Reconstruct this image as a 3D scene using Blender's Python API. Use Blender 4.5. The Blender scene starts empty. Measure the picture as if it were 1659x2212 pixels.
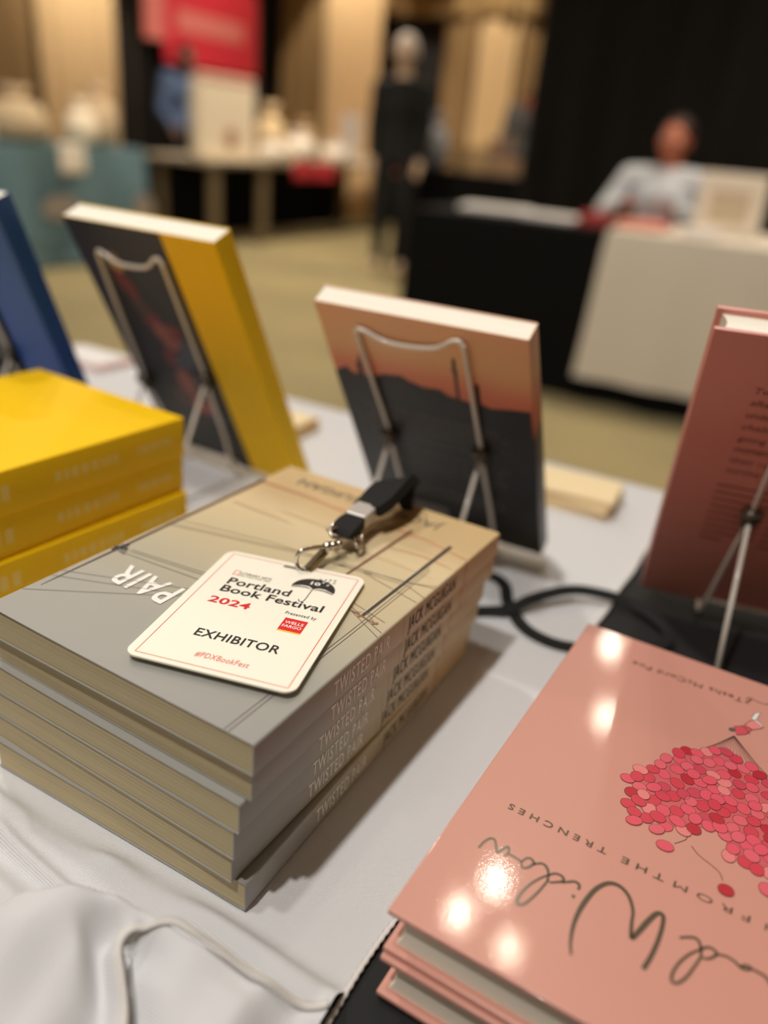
import bpy, bmesh, math, random
from mathutils import Vector, Matrix, noise
random.seed(7)
S = bpy.context.scene
COL = S.collection
PI = math.pi
TZ = 0.75                      # height of the table tops above the floor
TH = math.radians(25.98)       # the tables stand turned by this much to the camera

# ------------------------------------------------------------------ camera
FPX, PITCH, ROLL, CAMH = 1736.3, 0.433867, 0.089576, 0.28592
cp, sp = math.cos(PITCH), math.sin(PITCH)
fw = Vector((0, cp, -sp)); up = Vector((0, sp, cp)); rt_ = Vector((1, 0, 0))
cr, sr = math.cos(ROLL), math.sin(ROLL)
right = rt_ * cr + up * sr
upv = up * cr - rt_ * sr
ROT = Matrix.Rotation(TH, 3, 'Z')
right, upv, fw = ROT @ right, ROT @ upv, ROT @ fw
cd = bpy.data.cameras.new('camera')
cam = bpy.data.objects.new('camera', cd); COL.objects.link(cam)
M = Matrix.Identity(4)
for i in range(3):
    M[i][0], M[i][1], M[i][2] = right[i], upv[i], -fw[i]
M[0][3], M[1][3], M[2][3] = 0, 0, TZ + CAMH
cam.matrix_world = M
cd.sensor_fit = 'VERTICAL'; cd.sensor_height = 36.0; cd.sensor_width = 27.0
cd.lens = FPX / 2212 * 36.0
cd.clip_start = 0.02; cd.clip_end = 60
cd.dof.use_dof = True
cd.dof.focus_distance = 0.342
cd.dof.aperture_fstop = cd.lens / 9.2
S.camera = cam

# ------------------------------------------------------------------ colour management, world
S.view_settings.view_transform = 'Standard'
S.view_settings.look = 'None'
S.view_settings.gamma = 1
S.view_settings.use_curve_mapping = False
S.view_settings.exposure = 0.06
W_ = bpy.data.worlds.new('world'); S.world = W_; W_.use_nodes = True
W_.node_tree.nodes['Background'].inputs[0].default_value = (1.0, 0.86, 0.70, 1)
W_.node_tree.nodes['Background'].inputs[1].default_value = 0.20
S.cycles.use_denoising = True
S.cycles.max_bounces = 6
S.cycles.caustics_reflective = False
S.cycles.caustics_refractive = False
S.cycles.sample_clamp_indirect = 4.0


def rt(x, y):
    """camera-aligned table coordinates -> room coordinates"""
    c, s = math.cos(TH), math.sin(TH)
    return (x * c - y * s, x * s + y * c)


CEIL = TZ + 2.6
# spot lamps at ceiling height, some only added fill: (x, y in room, watts, warmth, cone deg, radius, aim)
def lamp(x, y, watts, col, cone=165, rad=0.05, aim=None, z=None, blend=0.25):
    ld = bpy.data.lights.new('downlight_or_fill_lamp', 'SPOT')
    ld.energy = watts; ld.color = col; ld.shadow_soft_size = rad
    ld.spot_size = math.radians(cone); ld.spot_blend = blend
    o = bpy.data.objects.new('downlight_or_fill_lamp', ld); COL.objects.link(o)
    o.location = (x, y, (z or CEIL) - 0.045)
    if aim:
        d = Vector(aim) - o.location
        o.rotation_euler = d.to_track_quat('-Z', 'Y').to_euler()
    return o


WARM = (1.0, 0.86, 0.68); NEUT = (1.0, 0.965, 0.93); AMB = (1.0, 0.88, 0.72)
LAMPS = []
for (cx, cy, w, c, r) in ((-0.70, -0.52, 136, NEUT, .05), (-0.42, 0.06, 52, NEUT, .05), (-0.90, 1.40, 56, NEUT, .05),  # last lamp here is added fill for the far end of the table
                       (1.49, 4.27, 12, WARM, .020), (1.30, 3.56, 9, WARM, .024),
                       (0.60, 2.41, 15, WARM, .028), (0.44, 2.24, 10, WARM, .024), (0.62, 2.10, 6, WARM, .02)):
    x, y = rt(cx, cy)
    LAMPS.append((x, y)); lamp(x, y, w, c, rad=r)
for (x, y, w, c) in ((-3.9, 4.2, 190, WARM), (-4.3, 7.0, 290, WARM), (-0.5, 4.3, 120, WARM), (-2.6, 1.9, 60, WARM), (0.4, 4.4, 70, WARM), (-2.2, 7.2, 120, WARM)):  # added lamps out of view, brightening the room beyond the table
    LAMPS.append((x, y)); lamp(x, y, w, c, rad=.07, cone=84 if x == -0.5 else 150, blend=.7)
# added unseen lamps brightening the cream drapes and the red banner
for (x, y, w, aim) in ((-7.3, 7.9, 210, (-8.5, 7.95, 1.4)), (-5.9, 9.0, 115, (-5.8, 10.0, 1.4)), (-4.0, 9.0, 110, (-4.0, 10.0, 1.2)), (-5.6, 7.95, 90, (-6.5, 7.95, 1.9))):
    LAMPS.append((x, y)); lamp(x, y, w, AMB, cone=75, rad=.08, aim=aim)


# ------------------------------------------------------------------ materials
def lin(c):
    return tuple(((v / 255) / 12.92 if v / 255 <= .04045 else ((v / 255 + .055) / 1.055) ** 2.4) for v in c) + (1,)


def mat(name, rgb, rough=.6, metal=0.0, bump=None, vary=None, sheen=0.0, coat=0.0, spec=.5, coatr=.1):
    m = bpy.data.materials.new(name); m.use_nodes = True
    nt = m.node_tree; b = nt.nodes['Principled BSDF']
    b.inputs['Base Color'].default_value = lin(rgb)
    b.inputs['Roughness'].default_value = rough
    b.inputs['Metallic'].default_value = metal
    b.inputs['Specular IOR Level'].default_value = spec
    if sheen: b.inputs['Sheen Weight'].default_value = sheen
    if coat:
        b.inputs['Coat Weight'].default_value = coat; b.inputs['Coat Roughness'].default_value = coatr
    tc = nt.nodes.new('ShaderNodeTexCoord')
    if bump:
        n = nt.nodes.new('ShaderNodeTexNoise'); n.inputs['Scale'].default_value = bump[0]; n.inputs['Detail'].default_value = 3
        nt.links.new(tc.outputs['Object'], n.inputs['Vector'])
        bp = nt.nodes.new('ShaderNodeBump'); bp.inputs['Strength'].default_value = bump[1]; bp.inputs['Distance'].default_value = bump[2]
        nt.links.new(n.outputs['Fac'], bp.inputs['Height']); nt.links.new(bp.outputs['Normal'], b.inputs['Normal'])
        if coat: nt.links.new(bp.outputs['Normal'], b.inputs['Coat Normal'])
    if vary:   # (scale, other colour, sharpness)
        n = nt.nodes.new('ShaderNodeTexNoise'); n.inputs['Scale'].default_value = vary[0]; n.inputs['Detail'].default_value = 4
        nt.links.new(tc.outputs['Object'], n.inputs['Vector'])
        r = nt.nodes.new('ShaderNodeValToRGB'); r.color_ramp.elements[0].position = .5 - vary[2]; r.color_ramp.elements[1].position = .5 + vary[2]
        r.color_ramp.elements[0].color = lin(rgb); r.color_ramp.elements[1].color = lin(vary[1])
        nt.links.new(n.outputs['Fac'], r.inputs['Fac']); nt.links.new(r.outputs['Color'], b.inputs['Base Color'])
    return m


def grad_mat(name, axis, stops, length, rough=.4, noise_amt=.06, noise_scale=18, stretch=(1, 1, 1), coat=0.0, bump=None):
    """printed colour running along an object axis; stops = [(metres, rgb)]"""
    m = bpy.data.materials.new(name); m.use_nodes = True
    nt = m.node_tree; b = nt.nodes['Principled BSDF']; b.inputs['Roughness'].default_value = rough
    if coat: b.inputs['Coat Weight'].default_value = coat; b.inputs['Coat Roughness'].default_value = .12
    tc = nt.nodes.new('ShaderNodeTexCoord'); sx = nt.nodes.new('ShaderNodeSeparateXYZ')
    nt.links.new(tc.outputs['Object'], sx.inputs[0])
    n = nt.nodes.new('ShaderNodeTexNoise'); n.inputs['Scale'].default_value = noise_scale; n.inputs['Detail'].default_value = 5
    mp = nt.nodes.new('ShaderNodeMapping'); mp.inputs['Scale'].default_value = stretch
    nt.links.new(tc.outputs['Object'], mp.inputs[0]); nt.links.new(mp.outputs[0], n.inputs['Vector'])
    dv = nt.nodes.new('ShaderNodeMath'); dv.operation = 'DIVIDE'; dv.inputs[1].default_value = length
    nt.links.new(sx.outputs[axis], dv.inputs[0])
    ma = nt.nodes.new('ShaderNodeMath'); ma.operation = 'MULTIPLY_ADD'; ma.inputs[1].default_value = noise_amt
    nt.links.new(n.outputs['Fac'], ma.inputs[0])
    sb = nt.nodes.new('ShaderNodeMath'); sb.operation = 'SUBTRACT'; sb.inputs[1].default_value = noise_amt / 2
    nt.links.new(dv.outputs[0], sb.inputs[0]); nt.links.new(sb.outputs[0], ma.inputs[2])
    r = nt.nodes.new('ShaderNodeValToRGB'); cr_ = r.color_ramp
    while len(cr_.elements) < len(stops): cr_.elements.new(.5)
    for e, (p, c) in zip(cr_.elements, stops): e.position = p / length; e.color = lin(c)
    nt.links.new(ma.outputs[0], r.inputs['Fac']); nt.links.new(r.outputs['Color'], b.inputs['Base Color'])
    if bump:
        n2 = nt.nodes.new('ShaderNodeTexNoise'); n2.inputs['Scale'].default_value = bump[0]
        nt.links.new(tc.outputs['Object'], n2.inputs['Vector'])
        bp = nt.nodes.new('ShaderNodeBump'); bp.inputs['Strength'].default_value = bump[1]; bp.inputs['Distance'].default_value = bump[2]
        nt.links.new(n2.outputs['Fac'], bp.inputs['Height']); nt.links.new(bp.outputs['Normal'], b.inputs['Normal'])
    return m


def weave_mat(name, rgb, scale=620, strength=.35, dist=.0002, rough=.75, sheen=.15, vary=None):
    m = mat(name, rgb, rough, sheen=sheen, vary=vary)
    nt = m.node_tree; b = nt.nodes['Principled BSDF']; tc = nt.nodes.new('ShaderNodeTexCoord')
    mp = nt.nodes.new('ShaderNodeMapping'); mp.inputs['Rotation'].default_value = (0, 0, math.radians(8))
    nt.links.new(tc.outputs['Object'], mp.inputs[0])
    outs = []
    for d, k in (('X', 1.0), ('Y', .8)):
        w = nt.nodes.new('ShaderNodeTexWave'); w.bands_direction = d; w.inputs['Scale'].default_value = scale * k
        w.inputs['Distortion'].default_value = .6; w.inputs['Detail'].default_value = 1
        nt.links.new(mp.outputs[0], w.inputs['Vector']); outs.append(w)
    mx = nt.nodes.new('ShaderNodeMath'); mx.operation = 'MAXIMUM'
    nt.links.new(outs[0].outputs['Fac'], mx.inputs[0]); nt.links.new(outs[1].outputs['Fac'], mx.inputs[1])
    bp = nt.nodes.new('ShaderNodeBump'); bp.inputs['Strength'].default_value = strength; bp.inputs['Distance'].default_value = dist
    nt.links.new(mx.outputs[0], bp.inputs['Height']); nt.links.new(bp.outputs['Normal'], b.inputs['Normal'])
    return m


def pages_mat(name, rgb, dark, axis='Z', scale=900):
    m = mat(name, rgb, .8)
    nt = m.node_tree; b = nt.nodes['Principled BSDF']; tc = nt.nodes.new('ShaderNodeTexCoord')
    mp = nt.nodes.new('ShaderNodeMapping'); mp.inputs['Scale'].default_value = (6, 6, 1400)
    nt.links.new(tc.outputs['Object'], mp.inputs[0])
    n = nt.nodes.new('ShaderNodeTexNoise'); n.inputs['Scale'].default_value = 1.2; n.inputs['Detail'].default_value = 2
    nt.links.new(mp.outputs[0], n.inputs['Vector'])
    r = nt.nodes.new('ShaderNodeValToRGB'); r.color_ramp.elements[0].position = .3; r.color_ramp.elements[1].position = .7
    r.color_ramp.elements[0].color = lin(dark); r.color_ramp.elements[1].color = lin(rgb)
    nt.links.new(n.outputs['Fac'], r.inputs['Fac']); nt.links.new(r.outputs['Color'], b.inputs['Base Color'])
    bp = nt.nodes.new('ShaderNodeBump'); bp.inputs['Strength'].default_value = .3; bp.inputs['Distance'].default_value = .0002
    nt.links.new(n.outputs['Fac'], bp.inputs['Height']); nt.links.new(bp.outputs['Normal'], b.inputs['Normal'])
    return m


# ------------------------------------------------------------------ mesh helpers
class MB:
    def __init__(s): s.v = []; s.f = []; s.m = []; s.cur = 0; s.T = Matrix.Identity(4)

    def add(s, vs, fs):
        o = len(s.v)
        s.v += [tuple(s.T @ Vector(p)) for p in vs]
        s.f += [tuple(i + o for i in f) for f in fs]; s.m += [s.cur] * len(fs)
        return s

    def box(s, a, b):
        x0, y0, z0 = a; x1, y1, z1 = b
        return s.add([(x0, y0, z0), (x1, y0, z0), (x1, y1, z0), (x0, y1, z0), (x0, y0, z1), (x1, y0, z1), (x1, y1, z1), (x0, y1, z1)],
                     [(0, 3, 2, 1), (4, 5, 6, 7), (0, 1, 5, 4), (1, 2, 6, 5), (2, 3, 7, 6), (3, 0, 4, 7)])

    def bbox(s, a, b, r=.004, seg=2):
        bm = bmesh.new(); bmesh.ops.create_cube(bm, size=1)
        c = [(a[i] + b[i]) / 2 for i in range(3)]; d = [b[i] - a[i] for i in range(3)]
        for v in bm.verts: v.co = Vector([c[i] + v.co[i] * d[i] for i in range(3)])
        bmesh.ops.bevel(bm, geom=bm.edges[:], offset=min(r, min(d) * .45), segments=seg, affect='EDGES', profile=.5)
        bm.verts.index_update()
        s.add([v.co[:] for v in bm.verts], [[v.index for v in f.verts] for f in bm.faces]); bm.free(); return s

    def prism(s, poly, z0, z1):
        n = len(poly)
        return s.add([(x, y, z0) for x, y in poly] + [(x, y, z1) for x, y in poly],
                     [tuple(range(n - 1, -1, -1)), tuple(range(n, 2 * n))] + [(i, (i + 1) % n, n + (i + 1) % n, n + i) for i in range(n)])

    def poly(s, pts, z):
        a = sum(pts[i][0] * pts[(i + 1) % len(pts)][1] - pts[(i + 1) % len(pts)][0] * pts[i][1] for i in range(len(pts)))
        if a < 0: pts = pts[::-1]
        return s.add([(x, y, z) for x, y in pts], [tuple(range(len(pts)))])

    def ell(s, c, rx, ry, z, rot=0, n=20):
        cs, sn = math.cos(rot), math.sin(rot)
        return s.poly([(c[0] + rx * math.cos(t) * cs - ry * math.sin(t) * sn, c[1] + rx * math.cos(t) * sn + ry * math.sin(t) * cs)
                       for t in [2 * PI * i / n for i in range(n)]], z)

    def ring(s, c, rx, ry, w, z, rot=0, n=22):
        cs, sn = math.cos(rot), math.sin(rot); vs = []
        for k in (0, 1):
            for i in range(n):
                t = 2 * PI * i / n; a, b = (rx - w * k) * math.cos(t), (ry - w * k) * math.sin(t)
                vs.append((c[0] + a * cs - b * sn, c[1] + a * sn + b * cs, z))
        return s.add(vs, [(i, (i + 1) % n, n + (i + 1) % n, n + i) for i in range(n)])

    def ribbon(s, pts, w, z, smooth=0):
        """flat printed stroke; w is a number or a list of widths"""
        if smooth: pts = catmull(pts, smooth)
        n = len(pts); vs = []
        for i, p in enumerate(pts):
            a = pts[max(0, i - 1)]; b = pts[min(n - 1, i + 1)]
            d = Vector((b[0] - a[0], b[1] - a[1])); d = d.normalized() if d.length > 1e-9 else Vector((1, 0))
            t = i / (n - 1)
            ww = w if not isinstance(w, (list, tuple)) else w[min(len(w) - 1, int(t * (len(w) - 1)))] + (w[min(len(w) - 1, int(t * (len(w) - 1)) + 1)] - w[min(len(w) - 1, int(t * (len(w) - 1)))]) * (t * (len(w) - 1) % 1)
            vs += [(p[0] - d.y * ww / 2, p[1] + d.x * ww / 2, z), (p[0] + d.y * ww / 2, p[1] - d.x * ww / 2, z)]
        return s.add(vs, [(2 * i, 2 * i + 1, 2 * i + 3, 2 * i + 2) for i in range(n - 1)])

    def tube(s, pts, r, n=10, closed=False):
        pts = [Vector(p) for p in pts]; N = len(pts); vs = []; fs = []
        prev = None
        for i, p in enumerate(pts):
            a = pts[(i - 1) % N] if closed or i > 0 else pts[0]; b = pts[(i + 1) % N] if closed or i < N - 1 else pts[-1]
            d = (b - a).normalized()
            if prev is None: u = d.orthogonal().normalized()
            else:
                u = (prev - d * prev.dot(d)); u = u.normalized() if u.length > 1e-6 else d.orthogonal().normalized()
            prev = u; w = d.cross(u)
            rr = r[i] if isinstance(r, (list, tuple)) else r
            for k in range(n):
                t = 2 * PI * k / n; vs.append(tuple(p + (u * math.cos(t) + w * math.sin(t)) * rr))
        for i in range(N if closed else N - 1):
            j = (i + 1) % N
            for k in range(n): fs.append((i * n + k, i * n + (k + 1) % n, j * n + (k + 1) % n, j * n + k))
        if not closed: fs += [tuple(range(n - 1, -1, -1)), tuple(range((N - 1) * n, N * n))]
        return s.add(vs, fs)

    def strap(s, pts, w, t, side=(0, 0, 1)):
        """flat band of width w and thickness t; side = its face normal hint"""
        pts = [Vector(p) for p in pts]; N = len(pts); vs = []; fs = []; up0 = Vector(side)
        for i, p in enumerate(pts):
            d = (pts[min(N - 1, i + 1)] - pts[max(0, i - 1)]).normalized()
            sd = d.cross(up0).normalized(); nn = sd.cross(d)
            ww = w[i] if isinstance(w, (list, tuple)) else w
            for a, b in ((-1, -1), (1, -1), (1, 1), (-1, 1)): vs.append(tuple(p + sd * a * ww / 2 + nn * b * t / 2))
        for i in range(N - 1):
            for k in range(4): fs.append((i * 4 + k, i * 4 + (k + 1) % 4, (i + 1) * 4 + (k + 1) % 4, (i + 1) * 4 + k))
        fs += [(3, 2, 1, 0), tuple((N - 1) * 4 + k for k in range(4))]
        return s.add(vs, fs)

    def lathe(s, prof, c=(0, 0, 0), n=24, sx=1, sy=1):
        vs = []; fs = []
        for r, z in prof:
            for k in range(n):
                t = 2 * PI * k / n; vs.append((c[0] + r * math.cos(t) * sx, c[1] + r * math.sin(t) * sy, c[2] + z))
        for i in range(len(prof) - 1):
            for k in range(n): fs.append((i * n + k, i * n + (k + 1) % n, (i + 1) * n + (k + 1) % n, (i + 1) * n + k))
        fs += [tuple(range(n - 1, -1, -1)), tuple(range((len(prof) - 1) * n, len(prof) * n))]
        return s.add(vs, fs)

    def ball(s, c, r, sub=2, scale=(1, 1, 1)):
        bm = bmesh.new(); bmesh.ops.create_icosphere(bm, subdivisions=sub, radius=1)
        s.add([(c[0] + v.co.x * r * scale[0], c[1] + v.co.y * r * scale[1], c[2] + v.co.z * r * scale[2]) for v in bm.verts],
              [[v.index for v in f.verts] for f in bm.faces]); bm.free(); return s

    def limb(s, a, b, r0, r1, sub=2):
        a = Vector(a); b = Vector(b); n = max(2, int((b - a).length / (min(r0, r1) * .45)) + 1)
        for i in range(n):
            t = i / (n - 1); s.ball(a.lerp(b, t), r0 + (r1 - r0) * t, sub)
        return s

    def build(s, name, mats, parent=None, smooth=False, loc=None, rot=None, matrix=None):
        me = bpy.data.meshes.new(name); me.from_pydata(s.v, [], s.f)
        if not isinstance(mats, (list, tuple)): mats = [mats]
        for m in mats: me.materials.append(m)
        if len(mats) > 1: me.polygons.foreach_set('material_index', s.m)
        if smooth: me.polygons.foreach_set('use_smooth', [True] * len(me.polygons))
        me.update()
        o = bpy.data.objects.new(name, me); COL.objects.link(o)
        if parent: o.parent = parent
        if loc: o.location = loc
        if rot: o.rotation_euler = rot
        if matrix is not None: o.matrix_world = matrix
        return o


def catmull(P, k=6):
    P = [Vector(p) for p in P]; out = []
    for i in range(len(P) - 1):
        p0 = P[max(0, i - 1)]; p1 = P[i]; p2 = P[i + 1]; p3 = P[min(len(P) - 1, i + 2)]
        for j in range(k):
            t = j / k
            out.append(0.5 * ((2 * p1) + (p2 - p0) * t + (2 * p0 - 5 * p1 + 4 * p2 - p3) * t * t + (3 * p1 - p0 - 3 * p2 + p3) * t ** 3))
    out.append(P[-1]); return [tuple(p) for p in out]


def smooth_by_angle(o, ang=35, flat_over=9):
    bm = bmesh.new(); bm.from_mesh(o.data); bmesh.ops.recalc_face_normals(bm, faces=bm.faces)
    for f in bm.faces: f.smooth = f.calc_area() < flat_over
    for e in bm.edges: e.smooth = not (len(e.link_faces) == 2 and e.calc_face_angle(0) > math.radians(ang))
    bm.to_mesh(o.data); bm.free(); return o


def tag(o, label=None, cat=None, group=None, kind=None):
    if label: o['label'] = label
    if cat: o['category'] = cat
    if group: o['group'] = group
    if kind: o['kind'] = kind
    return o


def empty(name, loc=(0, 0, 0), rz=0, label=None, cat=None, group=None, matrix=None):
    o = bpy.data.objects.new(name, None); COL.objects.link(o); o.empty_display_size = .05
    o.location = loc; o.rotation_euler = (0, 0, rz)
    if matrix is not None: o.matrix_world = matrix
    return tag(o, label, cat, group)


def copy_tree(o, parent=None):
    c = o.copy(); COL.objects.link(c)
    if parent: c.parent = parent
    for ch in o.children: copy_tree(ch, c)
    return c


_tc = {}
def glyphs(txt, bold=0.0, shear=0.0, spacing=1.0):
    """outline of a line of writing, scaled into a unit box (0..1, 0..1)"""
    key = (txt, bold, shear, spacing)
    if key in _tc: return _tc[key]
    cu = bpy.data.curves.new('lettering', 'FONT'); cu.body = txt; cu.size = 1; cu.offset = 0 if 'M' in txt else bold; cu.shear = shear
    cu.space_character = spacing; cu.resolution_u = 3
    ob = bpy.data.objects.new('lettering', cu); COL.objects.link(ob)
    bpy.context.view_layer.update()
    me = bpy.data.meshes.new_from_object(ob.evaluated_get(bpy.context.evaluated_depsgraph_get()))
    vs = [tuple(v.co) for v in me.vertices]; fs = [tuple(p.vertices) for p in me.polygons]
    bpy.data.objects.remove(ob); bpy.data.meshes.remove(me); bpy.data.curves.remove(cu)
    xs = [v[0] for v in vs]; ys = [v[1] for v in vs]
    base = 0.0
    top = max(ys)
    _tc[key] = ([((v[0] - min(xs)) / (max(xs) - min(xs)), (v[1] - base) / (top - base)) for v in vs], fs)
    return _tc[key]


def write(mb, txt, origin, xdir, ydir, width, height, z, bold=0.0, shear=0.0, spacing=1.0):
    """baseline starts at origin; height is from the baseline to the top of the tallest letter"""
    vs, fs = glyphs(txt, bold, shear, spacing)
    ox, oy = origin
    mb.add([(ox + xdir[0] * a * width + ydir[0] * b * height, oy + xdir[1] * a * width + ydir[1] * b * height, z) for a, b in vs], fs)


# ------------------------------------------------------------------ shared materials
M_white = weave_mat('white_tablecloth', (229, 228, 228), 520, .7, .0003)
M_hem = mat('white_thread', (225, 220, 214), .8)
M_black = weave_mat('black_tablecloth', (14, 14, 14), 400, .3, .0002, rough=.75, sheen=.04)
M_ink = mat('black_ink', (28, 27, 27), .5)
M_pages = pages_mat('cream_pages', (212, 196, 158), (178, 162, 126))
M_pagew = pages_mat('pale_pages', (255, 250, 234), (248, 240, 220))
M_wire = mat('easel_wire', (226, 216, 202), .28, metal=.0, coat=.6, coatr=.15)
M_joint = mat('easel_joint', (96, 88, 78), .35, metal=.7)
M_steel = mat('nickel_steel', (205, 198, 186), .16, metal=1.0)
M_strap = weave_mat('black_ribbon', (7, 7, 7), 700, .4, .0002, rough=.8, sheen=0)
M_crimp = mat('crimp_metal', (206, 202, 196), .3, metal=.35, bump=(900, .4, .0002))

# ================================================================== THE ROOM
def struct(o, label=None): return tag(o, label, kind='structure')

carpet = mat('tan_carpet', (170, 154, 110), .95, vary=(1.1, (146, 136, 102), .18), bump=(180, .5, .004))
struct(MB().box((-12, -3, -.1), (6, 14, 0)).build('floor', carpet))
struct(MB().box((-12, -3, CEIL), (6, 14, CEIL + .1)).build('ceiling', mat('ceiling_paint', (190, 172, 145), .9)))
wallm = mat('dark_brown_wall', (22, 18, 15), .9, bump=(30, .2, .002))
wallt = mat('tan_wall', (150, 122, 82), .9, bump=(20, .1, .002))
struct(MB().box((-8.75, -3, 0), (-8.65, 10.2, CEIL)).build('wall_left', wallm))
struct(MB().box((-8.75, 10.2, 0), (6, 10.3, CEIL)).build('wall_back', wallm))


def drape(name, p0, p1, z0, z1, m, pleat=.09, amp=.025, n=8, flare=0.0, ph=0.0, thick=.004):
    """hanging cloth with pleats between two floor points"""
    p0 = Vector((p0[0], p0[1], 0)); p1 = Vector((p1[0], p1[1], 0)); L = (p1 - p0).length
    d = (p1 - p0) / L; nrm = Vector((d.y, -d.x, 0)); cols = max(8, int(L / pleat * 8)); mb = MB(); rows = n
    vs = []
    for side in (0, 1):
        for j in range(rows + 1):
            t = j / rows; z = z1 + (z0 - z1) * t
            for i in range(cols + 1):
                s = i / cols * L
                a = amp * (.35 + .65 * t) * math.sin(2 * PI * s / pleat + ph + .5 * math.sin(s * 2.3 + t))
                a += flare * t + noise.noise(Vector((s * 2, t * 2, ph))) * amp
                q = p0 + d * s + nrm * (a - side * thick); vs.append((q.x, q.y, z))
    K = (rows + 1) * (cols + 1); fs = []
    for j in range(rows):
        for i in range(cols):
            a = j * (cols + 1) + i; b = a + 1; c = b + cols + 1; e = a + cols + 1
            fs += [(a, e, c, b), (K + a, K + b, K + c, K + e)]
    for i in range(cols):
        fs += [(i, i + 1, K + i + 1, K + i), (rows * (cols + 1) + i + 1, rows * (cols + 1) + i, K + rows * (cols + 1) + i, K + rows * (cols + 1) + i + 1)]
    for j in range(rows):
        a = j * (cols + 1); c = a + cols + 1; fs += [(a, K + a, K + c, c)]
        a += cols; c += cols; fs += [(a, c, K + c, K + a)]
    mb.add(vs, fs); return mb.build(name, m, smooth=True)


M_cream = mat('cream_drape', (222, 190, 142), .85, sheen=.2)
M_tand = mat('tan_drape', (146, 118, 78), .9)
M_blackd = mat('black_drape', (18, 16, 13), .95, spec=.2)
drapes = [
    ('cream drape panel hanging at the side wall above the teal table', (-8.5, 7.40), (-8.5, 8.58), M_cream, 'curtain'),
    ('brown drape panel at the side wall, next to the picture edge', (-8.5, 5.2), (-8.5, 7.35), M_tand, 'curtain'),
    ('tan drape between the red banner and the narrow cream drape', (-6.95, 10.0), (-6.30, 10.0), M_tand, 'curtain'),
    ('narrow cream drape behind the crowded table, tan drape beside it', (-6.28, 9.98), (-5.46, 9.98), M_cream, 'curtain'),
    ('brown drape right of the black opening', (-4.62, 10.0), (-4.22, 10.0), M_tand, 'curtain'),
    ('narrow cream drape behind the small table, nearest the black curtain', (-4.20, 9.98), (-3.70, 9.98), M_cream, 'curtain'),
    ('tan drape partly hidden by the tall black curtain', (-3.68, 10.0), (-3.1, 10.0), M_tand, 'curtain'),
]
for i, (lb, a, b, m, c) in enumerate(drapes):
    tag(drape('curtain', a, b, .02, CEIL - .05, m, pleat=.22, amp=.04, ph=i), lb, c)
tag(drape('valance', (-5.44, 9.94), (-3.3, 9.94), TZ + 1.62, CEIL - .05, mat('gold_valance', (150, 122, 78), .9), pleat=.3, amp=.05), 'tan valance across the top of the black opening', 'valance')
# black pipe-and-drape behind the seated person
bd = empty('backdrop_stand', (-1.85, 5.6, 0), 0, 'tall black pleated curtain on a pipe frame behind the seated person', 'curtain')
c = drape('curtain_panel', (-1.93, 5.6), (3.2, 5.6), .03, CEIL - .12, M_blackd, pleat=.28, amp=.045); c.parent = bd; c.matrix_parent_inverse = Matrix.Translation((1.85, -5.6, 0))
mb = MB().tube([(0, .06, CEIL - .1), (5.0, .06, CEIL - .1)], .02)
mb.build('top_rail', M_joint, bd)
for x in (0, 2.5, 5.0):
    MB().tube([(x, .06, .01), (x, .06, CEIL - .1)], .02).build('post', M_joint, bd)
    MB().lathe([(.2, 0), (.2, .01), (.03, .015)], (x, .06, 0)).build('base_plate', M_joint, bd)

# red banner
bn = empty('banner', (-6.5, 7.95, TZ), 0, 'pinkish red banner with pale bands behind the blue-shirted person', 'banner')
Mred = mat('banner_red', (205, 40, 58), .6); Mpk = mat('banner_pale', (214, 118, 110), .6)
MB().box((-.02, -.68, .82), (0, .88, 2.5)).build('panel', Mred, bn)
for (a, b, y0, y1) in ((1.12, 1.32, -.5, .62), (1.75, 1.95, -.5, .7)):
    MB().box((0, y0, a), (.004, y1, b)).build('pale_band', Mpk, bn)
MB().box((-.02, -.98, 1.0), (.004, -.68, 2.5)).build('pale_edge', Mpk, bn)
MB().tube([(-.03, -1.15, 2.5), (-.03, 1.0, 2.5)], .018).build('top_rail', M_joint, bn)
for y in (-1.1, .95): MB().tube([(-.04, y, -TZ), (-.04, y, 2.5)], .018).build('pole', M_joint, bn)

# ceiling downlights; fixtures also stand at the added fill lamps
ML = bpy.data.materials.new('lamp_glass'); ML.use_nodes = True
ML.node_tree.nodes['Principled BSDF'].inputs['Emission Color'].default_value = (1, .85, .62, 1)
ML.node_tree.nodes['Principled BSDF'].inputs['Emission Strength'].default_value = 14
Mtrim = mat('lamp_trim', (220, 215, 205), .4)
proto = None
for i, (x, y) in enumerate(LAMPS):
    if proto is None:
        proto = empty('ceiling_or_fill_light', (x, y, CEIL), 0, 'round recessed downlight in the ceiling', 'lamp', 'ceiling downlights')
        MB().lathe([(.085, -.012), (.1, -.012), (.1, 0), (.085, 0), (.085, -.012)]).build('trim_ring', Mtrim, proto)
        MB().lathe([(.084, -.004), (.084, 0)]).build('diffuser', ML, proto)
    else:
        o = copy_tree(proto); o.location = (x, y, CEIL)

# ================================================================== PEOPLE
def remesh(o, size):
    m = o.modifiers.new('r', 'REMESH'); m.mode = 'VOXEL'; m.voxel_size = size; m.use_smooth_shade = True
    sm = o.modifiers.new('s', 'SMOOTH'); sm.factor = .5; sm.iterations = 4
    bpy.context.view_layer.update()
    me = bpy.data.meshes.new_from_object(o.evaluated_get(bpy.context.evaluated_depsgraph_get()))
    o.modifiers.clear(); old = o.data; o.data = me
    for mm in old.materials:
        if mm.name not in [x.name for x in me.materials]: me.materials.append(mm)
    bpy.data.meshes.remove(old); return o


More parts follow.
